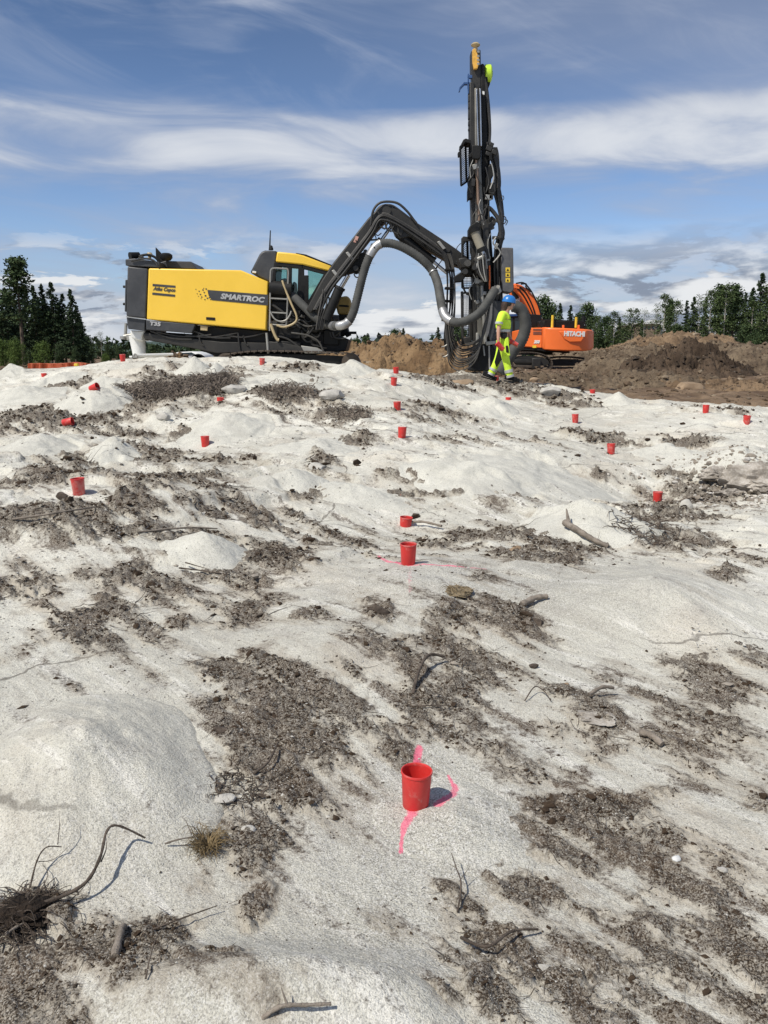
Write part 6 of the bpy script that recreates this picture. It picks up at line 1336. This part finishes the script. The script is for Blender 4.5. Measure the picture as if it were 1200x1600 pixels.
def crown_broad(h, w_, lo=.25, sz=.12, n_cl=70, per_=55, spread=.20):
    C = []
    for i in range(n_cl):
        t = rng.uniform(0, 1); z = lo + (1 - lo) * t; r = w_ * math.sqrt(max(0, math.sin(math.pi * (.12 + .86 * t)))) * rng.uniform(.15, 1); q = rng.uniform(0, 6.28)
        C.append(np.array([math.cos(q) * r, math.sin(q) * r, z * h]) + rng.normal(0, 1, (per_, 3)) * w_ * spread * rng.uniform(.6, 1.2))
    C = np.concatenate(C); C[:, 2] = np.maximum(C[:, 2], .05); return tris(C, rng.uniform(.6, 1.4, len(C)) * sz)
def limbs(h, r, lo, n_, L, up=.25):
    m_ = MB(); m_.tube([Vector((0, 0, -.4)), Vector((.03 * h * .1, 0, h * .4)), Vector((0, .02, h * .75)), Vector((0, 0, h * .98))], [r * 1.25, r * .85, r * .45, r * .08], 7)
    rg = random.Random(int(h * 10))
    for i in range(n_):
        t = lo + (1 - lo) * i / n_; q = rg.uniform(0, 6.28); l = L * (1 - t * .8); p = Vector((0, 0, t * h)); m_.tube([p, p + Vector((math.cos(q) * l * .5, math.sin(q) * l * .5, l * up * .6)), p + Vector((math.cos(q) * l, math.sin(q) * l, l * up))], [r * .22, r * .14, r * .05], 4)
    return m_
PROTO = {}
def proto(k, Vc, lm, mc, mt):
    n_ = len(Vc) // 3; me = bpy.data.meshes.new('crown'); F_ = np.arange(n_ * 3).reshape(-1, 3); tmp = npmesh('crown', Vc, F_, mc); a = tmp.data; bpy.data.objects.remove(tmp)
    tmp = lm.build('trunk', mt, None, smooth=50); b_ = tmp.data; bpy.data.objects.remove(tmp); PROTO.setdefault(k, []).append((a, b_))
# prototypes are 10 m tall
for i in range(3): proto('spruce', crown_spruce(10, 2.0 + .2 * i, .10 + .05 * i, i), limbs(10, .13, .15, 20, 1.2, -.1), M_spruce, M_trunk)
for i in range(2): proto('thin_spruce', crown_spruce(10, 1.35, .16, i, .25, .11), limbs(10, .10, .15, 26, 1.1, -.1), M_spruce, M_trunk)
for i in range(2): proto('pine', crown_pine(10, 1.7, .42), limbs(10, .13, .55, 12, 1.3), M_pine, M_trunk)
for i in range(3): proto('birch', crown_broad(10, 1.35 - .15 * i, .22, .095, 75, 34, .17), limbs(10, .09, .3, 16, 1.5, .7), M_birch, M_btrunk)
for i in range(2): proto('sparse', crown_broad(10, 1.2, .35, .075, 60, 16, .2), limbs(10, .07, .3, 22, 1.4, .9), M_birch, M_btrunk)
for i in range(2): proto('bush', crown_broad(10, 4.6, .0, .22, 130, 40, .16), limbs(10, .2, .1, 10, 3, .9), M_bush, M_trunk)
for i in range(2): proto('mixed', crown_broad(10, 3.0, .05, .20, 120, 44, .16), limbs(10, .15, .1, 10, 2.2, .9), M_pine, M_trunk)
GR_ = {'L': 'trees of the spruce stand on the forest side', 'R': 'trees beyond the dirt banks', 'M': 'trees peeping over the ochre heaps', 'B': 'young trees and bushes at the forest edge'}
NM_ = {'spruce': 'spruce_tree', 'thin_spruce': 'spruce_tree', 'pine': 'pine_tree', 'birch': 'birch_tree', 'sparse': 'birch_tree', 'bush': 'bush', 'mixed': 'broadleaf_tree'}
def tree(kind, px, top, Y, label, grp, wk=1.0, base=None):
    b_ = P(px, base or 566, Y); b_.z = min(gz(b_.x, b_.y) if Y < 140 else .4, 1.2); zt = P(px, top, Y).z; h = (zt - b_.z) / 10
    e = empty(NM_[kind], b_, label, NM_[kind].replace('_tree', '') + (' tree' if 'tree' in NM_[kind] else ''), GR_[grp]); L = PROTO[kind]; a, t = L[rng.integers(len(L))]
    for nm, me in (('crown', a), ('trunk', t)):
        o = bpy.data.objects.new(nm, me); col.objects.link(o); o.parent = e
    e.scale = (h * wk, h * wk, h); e.rotation_euler = (0, 0, rng.uniform(0, 6.28)); return e
T_ = [('pine',37,407,70,'tall pine with bare trunk rising above the spruce stand','L',1.35),('spruce',4,462,72,'spruce at the outer edge of the stand, partly out of view','L',1.3),('spruce',16,450,76,'spruce just outside the tall pine','L',1.2),
 ('thin_spruce',24,455,80,'slim spruce squeezed behind the tall pine','L',1.3),('spruce',49,455,78,'spruce directly behind the tall pine trunk','L',1.2),('spruce',60,446,74,'dense spruce second behind the tall pine','L',1.1),('thin_spruce',73,444,72,'narrow spruce between the dense one and the highest spire','L',1.3),
 ('spruce',88,441,71,'highest pointed spruce of the stand','L',1.15),('thin_spruce',104,459,72,'spruce with thin lower branches after the highest spire','L',1.4),('spruce',117,452,70,'last tall spruce at the open end of the stand','L',1.15),('spruce',130,495,72,'shorter spruce hugging the last tall one','L',1.1),
 ('spruce',-12,440,80,'spruce hidden at the picture border of the stand','L',1.3),('spruce',96,480,84,'spruce filling the gap behind the stand','L',1.2),('spruce',32,470,88,'dark spruce deep inside the stand','L',1.3),('spruce',66,475,88,'dark spruce behind the dense one','L',1.3),
 ('spruce',10,480,92,'dark spruce deep behind the border tree','L',1.4),('spruce',82,478,92,'dark spruce deep behind the highest spire','L',1.3),('spruce',112,488,86,'small dark spruce behind the last tall one','L',1.2),
 ('spruce',42,462,86,'spruce filling the stand between pine and dense spruce','L',1.5),('spruce',75,466,90,'spruce far inside the stand behind the narrow one','L',1.5),('spruce',98,472,88,'spruce far inside the stand behind the thin one','L',1.5),('spruce',124,478,84,'low full spruce at the open end of the stand','L',1.4),('spruce',20,472,90,'full spruce far inside the stand near the border','L',1.5),('bush',26,531,58,'light green young birch bush below the tall pine','B',.85),('bush',67,536,57,'light green young birch bush below the dense spruce','B',.85),('bush',3,532,60,'light green bush at the border of the stand','B',.8),('mixed',95,540,62,'dark undergrowth tree below the highest spire','B',1),('mixed',46,548,60,'dark undergrowth tree between the two light bushes','B',1),
 ('mixed',118,545,62,'dark undergrowth tree at the open end of the stand','B',1),('mixed',140,528,80,'rounded dark tree just past the spruce stand','B',.9),('sparse',160,519,95,'airy birch with grey crown past the stand','B',1.8),('mixed',170,540,90,'low rounded tree below the airy birch','B',1.3),('mixed',187,543,110,'low far tree halfway to the rig','B',1.3),
 ('bush',165,553,70,'low bush near the crest beside the rig','B',1.0),('mixed',243,540,90,'rounded tree seen under the rig belly','B',1.6),('mixed',270,544,90,'low tree behind the white van','B',1.6),('mixed',205,549,150,'tiny far tree behind the rig jack','B',1.4),
 ('mixed',572,528,75,'small dark tree over the lower ochre heap','M',1.2),('spruce',575,521,80,'small pointed spruce over the lower ochre heap','M',1.5),('mixed',556,531,85,'small round tree next to the rig front','M',1.3),('spruce',630,513,80,'small spruce over the tall ochre heap','M',1.4),('mixed',618,517,80,'round bush-like tree beside the site container','M',1.2),
 ('spruce',684,511,70,'lone little spruce over the ochre heap beside the mast','M',1.2),('mixed',712,510,75,'broad dark tree seen through the hanging hoses','M',1.0),('mixed',722,516,70,'dark tree seen through the mesh guard','M',1.0),
 ('mixed',846,467,85,'broad dark tree behind the excavator boom','R',.85),('mixed',858,480,88,'dark tree second behind the excavator boom','R',.8),('spruce',872,474,88,'pointed spruce behind the yellow posts','R',1.0),('spruce',888,477,88,'pointed spruce between the yellow posts','R',1.0),
 ('mixed',915,478,90,'rounded dark tree above the counterweight','R',.75),('mixed',902,494,92,'low dark tree behind the engine deck','R',.9),('birch',932,492,88,'light birch beside the counterweight','R',1.2),('mixed',945,497,86,'bushy tree in the gap after the light birch','R',.9),('birch',957,488,84,'leafy birch before the paired birches','R',1.4),
 ('birch',985,480,82,'rounded full birch standing a little apart','R',1.7),('sparse',1003,484,90,'bare thin birch next to the full one','R',1.2),('sparse',1022,476,92,'bare thin birch in front of the brown building','R',1.2),('birch',1034,461,88,'tall airy birch beside the building tower','R',1.3),
 ('birch',1052,472,86,'leaning leafy birch behind the highest dirt heap','R',1.4),('spruce',1078,464,90,'dark spruce behind the highest dirt heap','R',1.0),('sparse',1088,462,88,'grey thin birch next to the dark spruce','R',1.5),('birch',1104,455,84,'birch at the start of the tall cluster','R',1.3),('pine',1118,448,86,'pine inside the tall cluster','R',1.3),
 ('birch',1127,446,82,'tallest birch of the cluster','R',1.3),('pine',1141,447,84,'pine at the end of the tall cluster','R',1.3),('birch',1150,470,88,'lower birch closing the cluster','R',1.2),('spruce',1180,427,84,'great spruce with drooping branches at the far side','R',1.1),('birch',1195,436,76,'tall birch at the border in front of the great spruce','R',1.3),
 ('birch',1170,470,80,'leafy birch before the great spruce','R',1.3),('spruce',1205,440,90,'spruce at the border behind the tall birch','R',1.2),('birch',1225,450,80,'birch just past the border','R',1.3),('mixed',975,515,95,'low dark shrub tree below the full birch','R',1.0),('mixed',1055,510,84,'low shrub tree behind the highest heap','R',1.0),
 ('mixed',1165,510,78,'low shrub tree in front of the great spruce','R',1.0),('mixed',935,520,92,'low shrub tree next to the counterweight','R',1.0),('thin_spruce',1068,470,92,'slim dark spruce left of the tall birch cluster','R',1.3),('thin_spruce',1096,466,94,'slim spruce just inside the tall cluster','R',1.3),('spruce',1135,462,95,'spruce deep inside the tall cluster','R',1.1),('thin_spruce',1158,458,92,'slim spruce closing the tall cluster','R',1.4),('spruce',1168,450,96,'dark spruce next to the great spruce','R',1.1),('spruce',1200,432,92,'dark spruce beyond the great spruce','R',1.2),('pine',1042,470,96,'slim pine behind the tall airy birch','R',1.0),('spruce',965,496,100,'dark pointed spruce behind the leafy birch','R',1.1),('spruce',1000,500,104,'dark spruce behind the bare birch','R',1.1),('mixed',1190,515,76,'low shrub tree at the border','R',1.0)]
for t in T_: tree(*t)
# forest belt far off and low hills
C = []
for i in range(900):
    a = rng.uniform(-1.1, 1.1); Y = rng.uniform(170, 240); C.append(np.array([a * Y, Y, 0]))
C = np.array(C); V = []
for c in C:
    h = rng.uniform(3.2, 6.0); m_ = 16; t = rng.uniform(0, 1, m_); r = (1 - t) * 1.6 + .2; q = rng.uniform(0, 6.28, m_); V.append(c + np.stack([np.cos(q) * r, np.sin(q) * r, t * h], -1))
V = np.concatenate(V); tv = tris(V, rng.uniform(.7, 1.3, len(V)) * .75)
tag(npmesh('far_forest', tv, np.arange(len(tv)).reshape(-1, 3), M_spruce), 'far forest belt reading as one dark line', 'forest', kind='stuff')
xs_ = np.linspace(-3500, 3500, 260); prof = 22 + 26 * fbm(xs_ / 700, xs_ * 0, 4, ox=3) + 14
V = np.concatenate([np.stack([xs_, np.full(260, 2600.0), np.full(260, -10.0)], -1), np.stack([xs_, np.full(260, 3000.0), np.maximum(prof, 4)], -1), np.stack([xs_, np.full(260, 3900.0), np.full(260, -10.0)], -1)])
i = np.arange(259); q = np.concatenate([np.stack([i, i + 1, i + 261, i + 260], -1), np.stack([i + 260, i + 261, i + 521, i + 520], -1)])
tag(npmesh('hills', V, q, M_hill, smooth=True), kind='structure')
